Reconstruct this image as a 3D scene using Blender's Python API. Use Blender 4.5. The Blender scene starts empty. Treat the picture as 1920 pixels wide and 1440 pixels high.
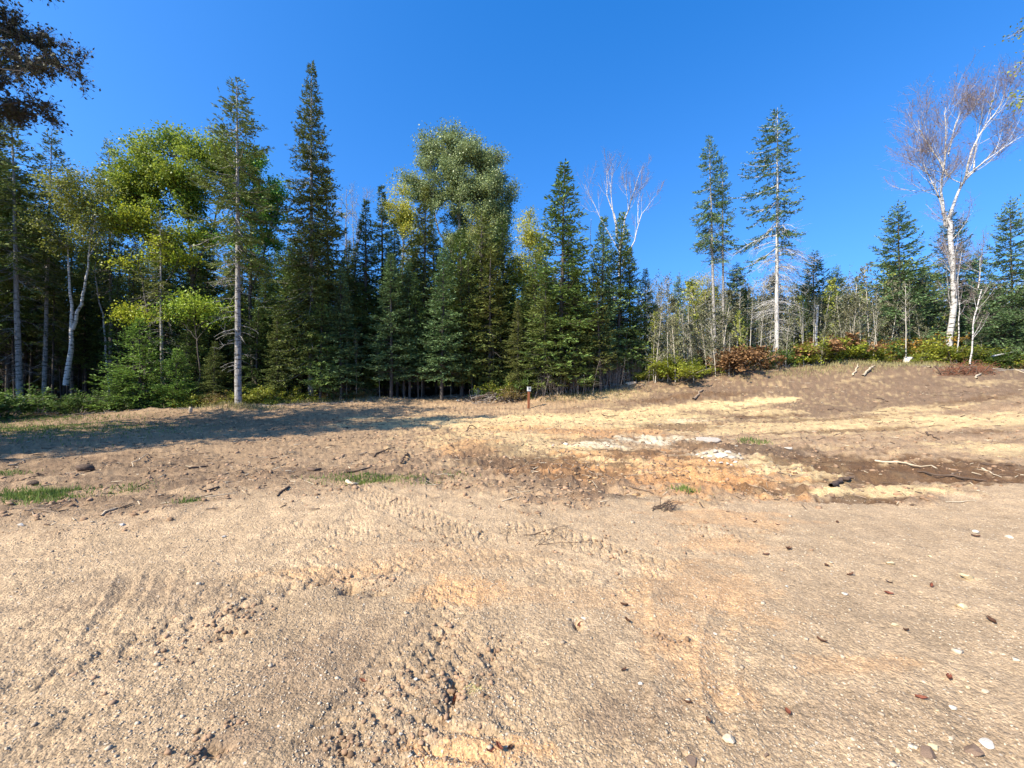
import bpy, math, random
import numpy as np
from mathutils import Vector
R_ = math.radians
sc = bpy.context.scene
C = sc.collection

# ------------------------------------------------------------------ camera, sky, sun, exposure
CH, F = 1.6, 805.0                       # eye height, focal length in photo pixels (1920 wide)
cd = bpy.data.cameras.new('camera'); cam = bpy.data.objects.new('camera', cd); C.objects.link(cam)
cd.sensor_width = 36; cd.lens = 36*F/1920; cd.clip_start = 0.05; cd.clip_end = 3000
cam.location = (0, 0, CH); cam.rotation_euler = (R_(90), 0, 0); sc.camera = cam

SUN_EL = R_(41)                          # sun to the left and a little behind the viewer
sd = Vector((-0.80, -0.60, 0)).normalized()*math.cos(SUN_EL) + Vector((0, 0, math.sin(SUN_EL)))
ld = bpy.data.lights.new('sun', 'SUN'); ld.energy = 5.0; ld.angle = R_(0.5); ld.color = (1.0, 0.92, 0.77)
lo = bpy.data.objects.new('sun', ld); C.objects.link(lo)
lo.rotation_euler = sd.to_track_quat('Z', 'Y').to_euler(); lo.location = (-20, -10, 30)

w = bpy.data.worlds.new('World'); sc.world = w; w.use_nodes = True
nt = w.node_tree; bg = nt.nodes['Background']
sky = nt.nodes.new('ShaderNodeTexSky'); sky.sky_type = 'NISHITA'; sky.sun_disc = False
sky.sun_elevation = SUN_EL; sky.sun_rotation = math.atan2(sd.x, sd.y)
sky.altitude = 400; sky.air_density = 1.0; sky.dust_density = 1.5; sky.ozone_density = 2.5
hs = nt.nodes.new('ShaderNodeHueSaturation'); hs.inputs['Saturation'].default_value = 1.0
tc = nt.nodes.new('ShaderNodeTexCoord'); mp = nt.nodes.new('ShaderNodeVectorMath'); mp.operation = 'MULTIPLY_ADD'
mp.inputs[1].default_value = (1, 1, .80); mp.inputs[2].default_value = (0, 0, .16)
nt.links.new(tc.outputs['Generated'], mp.inputs[0]); nt.links.new(mp.outputs[0], sky.inputs['Vector']) if 'Vector' in sky.inputs else None
nt.links.new(sky.outputs[0], hs.inputs['Color']); sk = nt.nodes.new('ShaderNodeVectorMath'); sk.operation = 'MULTIPLY_ADD'; sk.inputs[1].default_value = (.655, 1.01, 1.36); s0 = 1/(.14*2**.85); sk.inputs[2].default_value = (-.085*s0, -.055*s0, .05*s0)
sm = nt.nodes.new('ShaderNodeVectorMath'); sm.operation = 'MAXIMUM'; sm.inputs[1].default_value = (.05, .05, .05)
nt.links.new(hs.outputs[0], sk.inputs[0]); nt.links.new(sk.outputs[0], sm.inputs[0]); nt.links.new(sm.outputs[0], bg.inputs[0]); bg.inputs[1].default_value = 0.12
sc.view_settings.view_transform = 'Standard'; sc.view_settings.look = 'None'
sc.view_settings.exposure = 0.97; sc.view_settings.gamma = 1
sc.cycles.max_bounces = 6; sc.cycles.diffuse_bounces = 3; sc.cycles.transmission_bounces = 3; sc.cycles.transparent_max_bounces = 4

# ------------------------------------------------------------------ mesh helpers
def mesh(name, V, F_, mat, smooth=False, attrs=None):
    V = np.asarray(V, np.float32).reshape(-1, 3); F_ = np.asarray(F_, np.int32)
    k = F_.shape[1]; m = bpy.data.meshes.new(name)
    m.vertices.add(len(V)); m.vertices.foreach_set('co', V.ravel())
    m.loops.add(F_.size); m.loops.foreach_set('vertex_index', F_.ravel())
    m.polygons.add(len(F_)); m.polygons.foreach_set('loop_start', np.arange(0, F_.size, k, dtype=np.int32))
    if smooth: m.polygons.foreach_set('use_smooth', np.ones(len(F_), bool))
    for nm, tp, data in (attrs or []):
        a = m.attributes.new(nm, tp, 'POINT'); a.data.foreach_set('color' if 'COLOR' in tp else 'value', np.asarray(data, np.float32).ravel())
    m.update(calc_edges=True)
    if mat: m.materials.append(mat)
    return m
def link(name, data, parent=None):
    o = bpy.data.objects.new(name, data); C.objects.link(o)
    if parent: o.parent = parent
    return o
def tag(o, label=None, cat=None, group=None, kind=None):
    if label: o['label'] = label
    if cat: o['category'] = cat
    if group: o['group'] = group
    if kind: o['kind'] = kind
    return o
def norm(a): return a/np.maximum(np.linalg.norm(a, axis=-1, keepdims=True), 1e-9)

class Geo:                                # collects quads
    def __init__(s): s.V = []; s.F = []; s.n = 0
    def add(s, V, Fq): s.V.append(V); s.F.append(Fq+s.n); s.n += len(V)
    def tube(s, P, r, k=6):
        P = np.asarray(P, float); n = len(P); r = np.broadcast_to(np.asarray(r, float), (n,))
        T = norm(np.gradient(P, axis=0)); ref = np.array([0, 0, 1.]) if abs(T[:, 2]).mean() < .8 else np.array([1., 0, 0])
        A = norm(np.cross(T, ref)); B = np.cross(T, A); a = np.arange(k)*2*np.pi/k
        V = P[:, None] + r[:, None, None]*(np.cos(a)[None, :, None]*A[:, None]+np.sin(a)[None, :, None]*B[:, None])
        i = np.arange(n-1)[:, None]*k; j = np.arange(k)[None]; j2 = (j+1) % k
        s.add(V.reshape(-1, 3), np.stack([i+j, i+j2, i+k+j2, i+k+j], -1).reshape(-1, 4))
    def sticks(s, P0, P1, r0, r1, k=3):   # many straight tapered twigs
        P0 = np.asarray(P0, float).reshape(-1, 3); P1 = np.asarray(P1, float).reshape(-1, 3); N = len(P0)
        if not N: return
        r0 = np.broadcast_to(np.asarray(r0, float), (N,)); r1 = np.broadcast_to(np.asarray(r1, float), (N,))
        T = norm(P1-P0); ref = np.where(np.abs(T[:, 2:]) < .8, [[0, 0, 1.]], [[1., 0, 0]])
        A = norm(np.cross(T, ref)); B = np.cross(T, A); a = np.arange(k)*2*np.pi/k
        ring = np.cos(a)[None, :, None]*A[:, None]+np.sin(a)[None, :, None]*B[:, None]
        V = np.concatenate([P0[:, None]+r0[:, None, None]*ring, P1[:, None]+r1[:, None, None]*ring], 1)
        i = np.arange(N)[:, None]*2*k; j = np.arange(k)[None]; j2 = (j+1) % k
        s.add(V.reshape(-1, 3), np.stack([i+j, i+j2, i+k+j2, i+k+j], -1).reshape(-1, 4))
    def kites(s, P, D, W, L, wd, mid=.45, fold=0.0):   # leaf: base P, direction D, side vector W, length, width
        N = len(P); L = np.broadcast_to(np.asarray(L, float), (N,))[:, None]; wd = np.broadcast_to(np.asarray(wd, float), (N,))[:, None]
        D = norm(D); W = norm(W-D*(W*D).sum(-1, keepdims=True)); Nn = np.cross(D, W)
        V = np.stack([P, P+D*L*mid+W*wd/2+Nn*fold*wd, P+D*L, P+D*L*mid-W*wd/2+Nn*fold*wd], 1).reshape(-1, 3)
        s.add(V, np.arange(4*N).reshape(-1, 4))
    def mesh(s, name, mat, smooth=False): return mesh(name, np.concatenate(s.V), np.concatenate(s.F), mat, smooth)
    def obj(s, name, mat, parent=None, smooth=False): return link(name, s.mesh(name, mat, smooth), parent)

# ------------------------------------------------------------------ noise
def _h(ix, iy, s):
    h = (ix*374761393 + iy*668265263 + s*1442695041) & 0xffffffff
    h = ((h ^ (h >> 13))*1274126177) & 0xffffffff
    return ((h ^ (h >> 16)) & 0xffffff)/float(0xffffff)
def noise(x, y, s=0):
    xi = np.floor(x).astype(np.int64); yi = np.floor(y).astype(np.int64); fx = x-xi; fy = y-yi
    u = fx*fx*fx*(fx*(fx*6-15)+10); v = fy*fy*fy*(fy*(fy*6-15)+10)
    def g(a, b, dx, dy):
        t = _h(a, b, s)*2*np.pi; return np.cos(t)*dx+np.sin(t)*dy
    n0 = g(xi, yi, fx, fy)*(1-u)+g(xi+1, yi, fx-1, fy)*u
    n1 = g(xi, yi+1, fx, fy-1)*(1-u)+g(xi+1, yi+1, fx-1, fy-1)*u
    return (n0*(1-v)+n1*v)*1.5
def fbm(x, y, s=0, o=3):
    t = 0; a = 1
    for k in range(o): t = t+a*noise(x*2**k, y*2**k, s+k*17); a *= .5
    return t
def worley(x, y, s=0):
    xi = np.floor(x).astype(np.int64); yi = np.floor(y).astype(np.int64); d1 = np.full(x.shape, 9.); idv = np.zeros(x.shape)
    for a in (-1, 0, 1):
        for b in (-1, 0, 1):
            cx = xi+a; cy = yi+b
            dd = (cx+_h(cx, cy, s)-x)**2+(cy+_h(cx, cy, s+5)-y)**2
            m = dd < d1; idv = np.where(m, _h(cx, cy, s+9), idv); d1 = np.where(m, dd, d1)
    return np.sqrt(d1), idv
def sstep(a, b, x):
    t = np.clip((x-a)/(b-a), 0, 1); return t*t*(3-2*t)

# ------------------------------------------------------------------ terrain base (thin plate through surveyed points)
cp = []
for x, y, z in [(-8,0,0),(8,0,0),(0,0,0),(-3,2,0),(3,2,0),(0,4.2,0),(-5,4,0),(5,4,0),(-20,-10,0),(20,-10,0.3),(0,-12,0),(-14,5,0),(12,4,.1),
                (-60,20,.5),(-45,50,1.0),(0,60,1.6),(60,60,2.0),(60,20,2.4),(0,-60,0),(-60,-40,0),(60,-40,.5),(-24,8,.1),(-28,16,.3),(18,-2,.2),(30,8,1.2),(17,34,2.9),(-8,34,1.0),(-25,34,.8),(30,30,2.7)]:
    cp.append((x, y, z))
for px, py, d in [(0,860,10),(0,780,18),(200,775,20),(445,763,20.5),(585,753,23),(745,748,24.5),(870,745,25),(990,766,21.5),(950,749,24),
        (1060,738,24),(1120,729,24.5),(1200,716,25),(1300,705,25),(1400,692,25),(1560,684,24.5),(1700,686,23),(1900,696,21),(300,830,12),(600,830,12.5),(600,790,17),
        (900,800,16),(900,850,10),(1100,800,15.5),(1100,850,9.8),(1200,768,20),(1400,760,19.5),(1600,740,19.5),(1850,740,17),(1400,800,14.5),
        (1650,800,13.5),(1900,800,12.3),(1400,850,10.3),(1600,860,9.2),(1850,860,8.6),(1300,905,7.2),(1600,925,6.5),(1880,930,6),(700,905,6.9),(400,930,6.1),(1000,925,6.3),(1180,925,6.35)]:
    cp.append(((px-960)*d/F, d, CH-(py-720)*d/F))
cp = np.array(cp)
def _tk(r2): return np.where(r2 > 0, .5*r2*np.log(np.maximum(r2, 1e-12)), 0)
n_ = len(cp); K = _tk(((cp[:, None, :2]-cp[None, :, :2])**2).sum(-1))+np.eye(n_)*0.6
Pm = np.c_[np.ones(n_), cp[:, :2]]
sol = np.linalg.solve(np.block([[K, Pm], [Pm.T, np.zeros((3, 3))]]), np.r_[cp[:, 2], 0, 0, 0])
def H0(x, y):
    x = np.asarray(x, float); y = np.asarray(y, float); xc = np.clip(x, -60, 60); yc = np.clip(y, -60, 60)
    t = sol[n_]+sol[n_+1]*xc+sol[n_+2]*yc
    for i in range(n_): t = t+sol[i]*_tk((xc-cp[i, 0])**2+(yc-cp[i, 1])**2)
    return t
_ds = np.geomspace(1.2, 60, 900)
def G(px, py, H=None):                    # where a sight line through photo pixel px,py meets the ground
    X = (px-960)/F*_ds; z = CH-(py-720)/F*_ds; h = H0(X, _ds)
    k = np.argmax(z <= h) if (z <= h).any() else len(_ds)-1
    return np.array([X[k], _ds[k]])

# ------------------------------------------------------------------ ground sheet
# distances: dense near, coarse far; angles: dense ahead, coarse behind
def radii():
    r = [0.35]
    while r[-1] < 1.2: r.append(r[-1]*1.05)
    while r[-1] < 700:
        d = r[-1]; r.append(d+(min(d*d/640, 0.012*d) if d < 30 else .05*d))
    return np.array(r)
rr = radii()
ang = np.concatenate([np.arange(-58, 58, 0.078), np.arange(58, 302, 2.0)])*np.pi/180
NR, NA = len(rr), len(ang)
X = (rr[:, None]*np.sin(ang)[None]).ravel(); Y = (rr[:, None]*np.cos(ang)[None]).ravel()
Rr = np.repeat(rr, NA); Z = H0(X, Y)
bpts = [(-1500,985),(0,978),(250,962),(480,925),(700,908),(850,925),(980,945),(1100,948),(1180,922),(1280,935),(1400,945),(1550,925),(1700,948),(1800,935),(1920,905),(3300,890)]
bx = np.array([(p[0]-960)/F for p in bpts]); bd = np.array([CH*F/(p[1]-720) for p in bpts])
az = np.clip(np.where(Y > .05, X/np.maximum(Y, .05), np.sign(X)*9), -4, 4)
wob = fbm(X*1.3, Y*1.3, 3, 3)
dzone = Y-np.interp(az, bx, bd)+wob*.55
soft_ = .35+.75*sstep(.1, -.5, az); beyond = sstep(-1, 1, dzone/soft_+.55*fbm(X*2.6, Y*3.4, 5, 3))*(Y > .5)           # 0 on the gravel pad, 1 on the graded dirt
grav = 1-beyond
near = 1-sstep(8, 30, Rr)
def ell(px, py, hw, hh, soft=.5, wn=.5, s=11, rot=0):
    c = G(px, py); a = G(px-hw, py); b = G(px+hw, py); t = G(px, py-hh); u = G(px, py+hh)
    rx = np.linalg.norm(a-b)/2; ry = max(abs(t[1]-u[1])/2, .05); dx = X-c[0]; dy = Y-(t[1]+u[1])/2-rot*dx
    m = (abs(dx) < 2.2*rx) & (abs(dy) < 2.6*ry+.3); out = np.zeros(X.shape); 
    q = np.sqrt((dx[m]/rx)**2+(dy[m]/ry)**2); sc_ = 1/max(rx*.5, .12)
    q = q+wn*(noise(X[m]*sc_, Y[m]*sc_*rx/ry*.6, s)+.6*noise(X[m]*sc_*2.7, Y[m]*sc_*2.7, s+1)+.5*noise(X[m]*9, Y[m]*9, s+2))
    q = q+.45*noise((X[m]*.9+Y[m]*.3)*.8, (Y[m]*.95-X[m]*.12)*5, s+4)
    out[m] = 1-sstep(1-soft*.5, 1+soft*.5, q); return out
alb = np.empty((len(X), 3)); c_ = lambda *a: np.array(a, float)
GRAVEL, DIRT, HUMUS, YEL, WHITE, ORG, WET, LIT = c_(.47,.335,.215), c_(.395,.270,.170), c_(.125,.078,.050), c_(.72,.53,.285), c_(.80,.72,.56), c_(.54,.275,.115), c_(.140,.076,.038), c_(.085,.055,.034)
n1 = fbm(X*.5, Y*.5, 21, 4); n2 = fbm(X*2.2, Y*2.2, 31, 3)
n0 = fbm(X*.22+3, Y*.22, 23, 3); alb[:] = GRAVEL*(1+.13*n1[:, None]+.09*n2[:, None]+.10*n0[:, None])
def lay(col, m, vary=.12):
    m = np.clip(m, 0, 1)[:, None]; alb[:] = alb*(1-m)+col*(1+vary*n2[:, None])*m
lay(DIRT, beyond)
# streaks left by the blade: long grain, running across on the right and up to the right on the left side
th = np.where(az < -.2, .55, .10); u = X*np.cos(th)+Y*np.sin(th); v = -X*np.sin(th)+Y*np.cos(th)
st = fbm(u*.28, v*2.2, 41, 4); st2 = fbm(u*.8, v*6, 47, 3)
lay(HUMUS*1.6, beyond*sstep(.0, .8, st)*.65); lay(YEL*.85, beyond*sstep(-.05, -.75, st)*.3*sstep(-.6, .0, az))
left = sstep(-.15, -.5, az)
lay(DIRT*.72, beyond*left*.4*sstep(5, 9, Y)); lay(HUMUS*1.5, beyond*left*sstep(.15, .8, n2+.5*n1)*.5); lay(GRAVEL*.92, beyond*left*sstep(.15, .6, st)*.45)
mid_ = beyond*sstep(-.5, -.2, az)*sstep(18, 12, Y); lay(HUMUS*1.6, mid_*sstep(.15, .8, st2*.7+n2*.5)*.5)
ridge = sstep(14, 17.5, Y)*sstep(.05, .35, az)*beyond
lay(c_(.205,.135,.090), ridge*.97); lay(YEL*.8, ridge*sstep(.2, .75, st2+.4*n1)*.4); lay(HUMUS*1.5, ridge*sstep(.2, .8, -st2)*.5)
TYP = {'y': YEL, 'w': WHITE, 'o': ORG, 'd': WET, 'h': HUMUS, 'p': c_(.58,.345,.18), 'q': c_(.25,.172,.115)}
patches = [
 ('y',1000,795,330,12,.7,.8),('y',1130,782,220,9,.8,.8),('y',930,828,150,26,.6,.6),('y',1050,850,120,15,.8,.6),('y',1290,765,150,8,.7,.7),('y',1400,757,110,7,.6,.9),('y',1560,800,340,14,.7,.7),
 ('y',1850,790,160,16,.7,.7),('y',1700,770,150,6,.7,.7),('y',1480,880,190,20,.7,.85),('y',1640,925,190,11,.6,.9),('y',1880,845,90,16,.7,.7),('y',1440,775,60,5,.7,.8),('y',1620,712,90,3,.7,.35),('y',1860,720,80,3,.7,.35),
 ('y',1140,745,60,7,.7,.5),('y',1180,722,34,4,.7,.6),
 ('o',1230,885,180,34,.5,.7),('y',1130,870,90,10,.5,.6),('y',1290,890,70,8,.5,.6),('o',1120,812,120,8,.8,.5),('o',960,805,80,5,.8,.5),('o',880,842,60,16,.8,.5),('o',1340,905,90,22,.6,.75),('o',1060,880,50,18,.8,.5),
 ('d',1000,868,150,16,.5,.8),('d',1080,895,110,10,.5,.7),('d',1190,848,80,4,.5,.8),('d',1330,882,70,3,.5,.6),('d',1500,905,90,3,.5,.7),('h',920,855,75,22,.6,.5),('d',1270,802,90,7,.5,.7),('d',1150,826,110,4,.6,.6),('d',1310,842,60,8,.5,.7),('h',1440,850,80,16,.5,.8),('d',1250,862,120,7,.5,.7),
 ('d',1560,868,120,15,.4,.85),('d',1690,885,170,24,.4,.95),('d',1800,880,120,24,.4,.95),('d',1620,937,70,9,.4,.9),('d',1450,920,70,10,.5,.8),('d',1430,782,70,4,.6,.8),('d',1290,747,130,5,.6,.7),('d',1600,808,180,3,.6,.7),('d',1850,812,90,4,.6,.7),('d',1820,752,120,4,.6,.6),('d',1540,788,140,3,.7,.6),
 ('w',1215,828,62,6,.8,.7),('w',1120,838,50,4,.8,.55),('w',1350,858,36,7,.7,.45),('w',1290,790,40,3,.8,.35),('w',1280,680,1,1,.5,0),
 ('h',140,880,240,22,.7,.45),('h',330,905,190,14,.7,.45),('h',160,950,190,14,.7,.5),('h',620,890,120,12,.7,.5),('h',1010,915,120,9,.6,.5),('h',1150,935,90,7,.6,.55),('h',380,790,320,14,.7,.35),
 ('p',860,1112,65,30,.7,.8),('p',1330,1110,120,55,.8,.55),('p',1290,1230,60,110,.8,.6),('p',860,1410,120,40,.5,.8),('p',1600,1245,110,18,.8,.4),('p',1370,975,120,14,.8,.6),('p',820,1050,200,25,.9,.3),('p',620,1080,120,14,.8,.5),('p',1080,1120,180,20,.9,.3),('p',1350,1020,80,14,.8,.5),
 ('q',610,1290,130,110,.9,.6),('q',1190,1340,90,60,.9,.6),('q',430,1395,60,36,.6,.7),('q',300,1110,200,30,.9,.35),('q',1700,1350,250,60,.9,.25),('q',850,1290,110,70,.8,.35)]
M = {}
for i, (t, px, py, hw, hh, soft, s_) in enumerate(patches):
    m = ell(px, py, hw, hh, soft, .55, 100+i*3)
    lay(TYP[t], m*s_*(.84 if t == 'y' else 1)*(1+.25*n2)); M[t] = np.maximum(M.get(t, 0), m*s_)
# forest floor: litter
ebx = np.array([-3,-1.19,-.64,-.47,-.27,-.11,-.02,.06,.2,.3,.45,.55,.75,.92,1.19,3]); ebd = np.array([15,19.5,20.6,22,24.2,25.6,25,24.2,24.6,25,25.2,25.6,25,23.6,21.6,19])
forest = sstep(-.6, .9, Y-np.interp(az, ebx, ebd)+.5*wob)*(Y > 1)
forest = np.maximum(forest, sstep(-17, -21, X)*(Y < 20)); forest = np.maximum(forest, sstep(30, 45, Rr))
lay(LIT, forest, .3)
# --- relief
amp = np.where(grav > .5, 1, 1)
D = .035*n1*(.3+.7*beyond)+.012*fbm(X*2.5, Y*2.5, 51, 3)
D += beyond*(1-forest)*(.034*st2+.045*st)*near
rough = beyond*(1-.6*M['y'])*(1-forest)
rough = rough*(1-.35*left); D += beyond*left*.035*np.abs(fbm(u*.6, v*5, 68, 3)); D += rough*.040*np.abs(fbm(X*3.3, Y*3.3, 61, 3))+rough*.024*fbm(X*8, Y*8, 65, 2)+rough*.05*np.abs(fbm(X*1.1, Y*2.0, 67, 2))
D += .03*M['y']*(1+n2)-.04*M['d']*(1+.6*n2)+.05*M['w']*np.abs(n2)
wd, wi = worley(X*5.5+.3*n2, Y*5.5+.3*n2, 7)
lump = np.clip(.55-wd, 0, 1)*(wi > .55)
D += (.05*M['o']+.03*M['h']+.022*rough)*lump*1.6
wd2, wi2 = worley(X*14, Y*14, 8); D += (.018*M['o']+.010*rough+.004)*np.clip(.5-wd2, 0, 1)*(wi2 > .6)*(Rr < 16)
fine = (Rr < 9)
gn = np.zeros(len(X)); xf, yf, rf = X[fine], Y[fine], Rr[fine]
wq, iq = worley(xf*45, yf*45, 72); wp, ip = worley(xf*85, yf*85, 74)
gn[fine] = .0030*fbm(xf*16, yf*16, 71, 2)*sstep(9, 5, rf)+.0055*np.clip(.5-wq, 0, 1)*(iq > .5)*sstep(5, 3, rf)+.0042*np.clip(.5-wp, 0, 1)*(ip > .35)*sstep(3.6, 2.4, rf)
smooth_ = .55+.75*sstep(-.3, .5, fbm(X*.8, Y*.8, 91, 2)); D += gn*(.45+.75*grav)*smooth_
# left foreground: shallow radial ruts and wind of the tyre sweep
u2 = X*math.cos(.35)+Y*math.sin(.35); v2 = -X*math.sin(.35)+Y*math.cos(.35)
lf = sstep(-.2, -1.2, X)*grav
D += lf*(.014*fbm(u2*.5, v2*4, 81, 3)+.012*np.abs(fbm(u2*1.8, v2*9, 84, 2)))+grav*.003*np.abs(fbm(X*4, Y*7, 86, 2))

def spl(pts, n=60):
    P = np.array([G(*p) for p in pts]); t = np.linspace(0, 1, len(P)); tt = np.linspace(0, 1, n)
    if len(P) > 2:                        # smooth by repeated corner cutting
        for _ in range(3):
            Q = np.empty((len(P)*2, 2)); Q[0] = P[0]; Q[-1] = P[-1]; Q[1:-1:2] = .75*P[:-1]+.25*P[1:]; Q[2:-1:2] = .25*P[:-1]+.75*P[1:]; P = Q
    L = np.r_[0, np.cumsum(np.linalg.norm(np.diff(P, axis=0), axis=1))]; tt = np.linspace(0, L[-1], n)
    return np.c_[np.interp(tt, L, P[:, 0]), np.interp(tt, L, P[:, 1])], tt
def along(pts, width, n=60):
    P, L = spl(pts, n); lo_ = P.min(0)-width; hi_ = P.max(0)+width
    idx = np.where((X > lo_[0]) & (X < hi_[0]) & (Y > lo_[1]) & (Y < hi_[1]))[0]
    x, y = X[idx], Y[idx]; best = np.full(len(idx), 1e9); S = np.zeros(len(idx)); T = np.zeros(len(idx))
    for i in range(len(P)-1):
        a = P[i]; d = P[i+1]-a; l2 = d@d; t = np.clip(((x-a[0])*d[0]+(y-a[1])*d[1])/l2, 0, 1)
        ex = x-a[0]-t*d[0]; ey = y-a[1]-t*d[1]; q = ex*ex+ey*ey; m = q < best
        best[m] = q[m]; l = math.sqrt(l2); S[m] = (L[i]+t*l)[m]; T[m] = ((d[0]*ey-d[1]*ex)/l)[m]
    ok = (best < width*width) & (S > 0) & (S < L[-1]); return idx[ok], S[ok], T[ok], L[-1]
def track(pts, hw, kind, depth, pitch=.16, fade=1.0, seed=0):
    idx, s, t, Lt = along(pts, hw*1.35); a = np.abs(t)/hw
    env = sstep(0, .25, s)*sstep(0, .3, Lt-s); brk = np.clip(.95+.7*noise(X[idx]*3.1, Y[idx]*3.1, 200+seed)+.45*noise(X[idx]*9, Y[idx]*9, 201+seed), 0, 1)
    jit = .009*noise(X[idx]*11, Y[idx]*11, 205+seed)
    if kind == 'lug':                     # tyre blocks: thin scalloped grooves crossing each half, staggered, and a zigzag along the middle
        pt = pitch*.85; w1 = (s+jit+.50*np.abs(t)+.012*np.sin(t*46)+np.where(t > 0, pt/2, 0))/pt; tri = np.abs(w1 % 1-.5)*2
        g = sstep(.58, .80, tri)*(1-sstep(.92, 1.02, a)); w3 = (s*.5-t*.9+jit)/pt; tri2 = np.abs(w3 % 1-.5)*2; g2 = sstep(.74, .92, tri2)*(1-sstep(.8, .95, a))*.6
        zig = sstep(.016, .006, np.abs(np.abs(t)-hw*.42-.02*np.sin(s*2*np.pi/pt)))
        D[idx] += env*fade*.85*depth*(-.8*np.maximum(g, .8*zig)*brk-.15*sstep(1.1, .85, a)+.30*np.exp(-((a-1.1)/.16)**2)*brk*brk)
    if kind == 'cleat':
        tri = np.abs(((s+jit+.1*t)/pitch) % 1-.5)*2
        D[idx] += env*fade*depth*((sstep(.35, .8, tri)-.5)*1.1*sstep(1.05, .9, a)*brk+.5*np.exp(-((a-1.12)/.1)**2))
        m = (env*sstep(1.1, .9, a)*.35)[:, None]; alb[idx] = alb[idx]*(1-m)+HUMUS*1.5*m
    if kind == 'rut':
        D[idx] += env*depth*(-np.exp(-(t/hw*1.8)**2)+.55*np.exp(-((a-.95)/.2)**2))*(.5+.5*brk)
    if kind == 'edge':
        D[idx] += env*depth*np.clip(.5-t/hw*.5, 0, 1)*sstep(1.3, .6, a)*brk
    if kind == 'rib':
        D[idx] += env*depth*np.sin(t/hw*np.pi*2.6+noise(s*3, s*0, 9)*.6)*sstep(1.1, .85, a)
track([(560,1480),(690,1330),(790,1210),(840,1130),(850,1080)], .20, 'lug', .022, .13, seed=1)
track([(740,1500),(800,1330),(850,1230),(880,1150)], .13, 'lug', .020, .12, seed=2)
track([(-60,1310),(150,1235),(330,1165),(480,1110),(640,1072),(800,1060)], .20, 'lug', .024, .19, seed=3)
track([(-60,1200),(120,1150),(300,1090),(420,1040)], .22, 'lug', .012, .17, seed=4)
track([(-40,1420),(120,1350),(260,1290)], .18, 'lug', .013, .15, seed=5)
track([(560,1460),(620,1400),(700,1390)], .15, 'lug', .018, .13, seed=6)
track([(640,905),(740,950),(820,985),(920,1025)], .26, 'lug', .030, .16, seed=7)
track([(930,985),(1060,1010),(1170,1045),(1290,1090)], .22, 'lug', .026, .13, seed=8)
track([(500,985),(600,1000),(720,1010),(820,1000)], .22, 'lug', .014, .15, seed=9)
track([(480,1120),(560,1060),(640,1010),(700,940)], .22, 'lug', .016, .15, seed=10)
track([(-60,1250),(180,1170),(380,1105),(560,1050)], .18, 'lug', .014, .15, seed=31)
track([(700,1060),(860,1040),(1000,1060),(1120,1110)], .20, 'lug', .014, .14, seed=32)
track([(880,1500),(900,1380),(960,1260),(1000,1160)], .16, 'lug', .012, .13, seed=33)
track([(1250,1500),(1290,1380),(1330,1260),(1400,1120)], .18, 'lug', .009, .14, seed=34)
track([(1150,1130),(1230,1060),(1330,1010),(1460,985)], .18, 'lug', .012, .13, seed=35)
track([(820,800),(870,835),(920,865),(1010,905)], .36, 'cleat', .050, .17, seed=11)
track([(700,850),(760,870),(840,905)], .30, 'cleat', .022, .16, seed=12)
track([(1250,975),(1310,1000),(1360,1020)], .2, 'lug', .022, .12, seed=13)
track([(1500,870),(1420,895),(1330,880)], .3, 'rut', .03, seed=14)
track([(1180,905),(1330,895),(1560,935)], .30, 'rut', .06, seed=15)
track([(1235,1085),(1250,1200),(1250,1330),(1290,1470)], .10, 'edge', .022, seed=16)
track([(1375,1110),(1350,1180),(1340,1250),(1370,1380),(1450,1480)], .10, 'rut', .014, seed=17)
track([(690,1365),(800,1385),(930,1420),(1010,1470)], .16, 'rib', .013, seed=18)
track([(600,955),(500,1010),(410,1030)], .06, 'rut', .010, seed=19)
track([(250,1065),(190,1180),(150,1230)], .09, 'rut', .012, seed=20)
track([(320,1060),(300,1110),(260,1190)], .08, 'rut', .009, seed=21)
track([(-50,1075),(200,1030),(400,985),(640,950)], .10, 'rut', .02, seed=22)
track([(-50,1030),(200,1000),(420,955)], .10, 'rut', .025, seed=23)
track([(-50,1130),(150,1090),(330,1035)], .10, 'rut', .018, seed=24)
track([(860,780),(1150,790),(1500,800),(1900,815)], .35, 'rut', .05, seed=25)
track([(860,768),(1200,775),(1500,780),(1900,790)], .35, 'rut', .06, seed=26)
track([(1150,745),(1500,752),(1950,770)], .4, 'rut', .09, seed=27)
track([(1250,725),(1500,722),(1950,735)], .4, 'rut', .09, seed=28)
track([(300,800),(600,785),(900,765)], .4, 'rut', .05, seed=29)
track([(930,1380),(1060,1350),(1120,1300)], .06, 'rut', .010, seed=30)
track([(860,1180),(920,1240),(950,1290)], .05, 'rut', .014, seed=31)
def bump(px, py, r, h, ry=None, p=2):
    c = G(px, py); q = ((X-c[0])/r)**2+((Y-c[1])/(ry or r))**2; m = q < 9; D[m] += h*np.exp(-q[m]**(p/2))*(.75+.5*noise(X[m]*2.2/r, Y[m]*2.2/r, int(px)))
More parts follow.
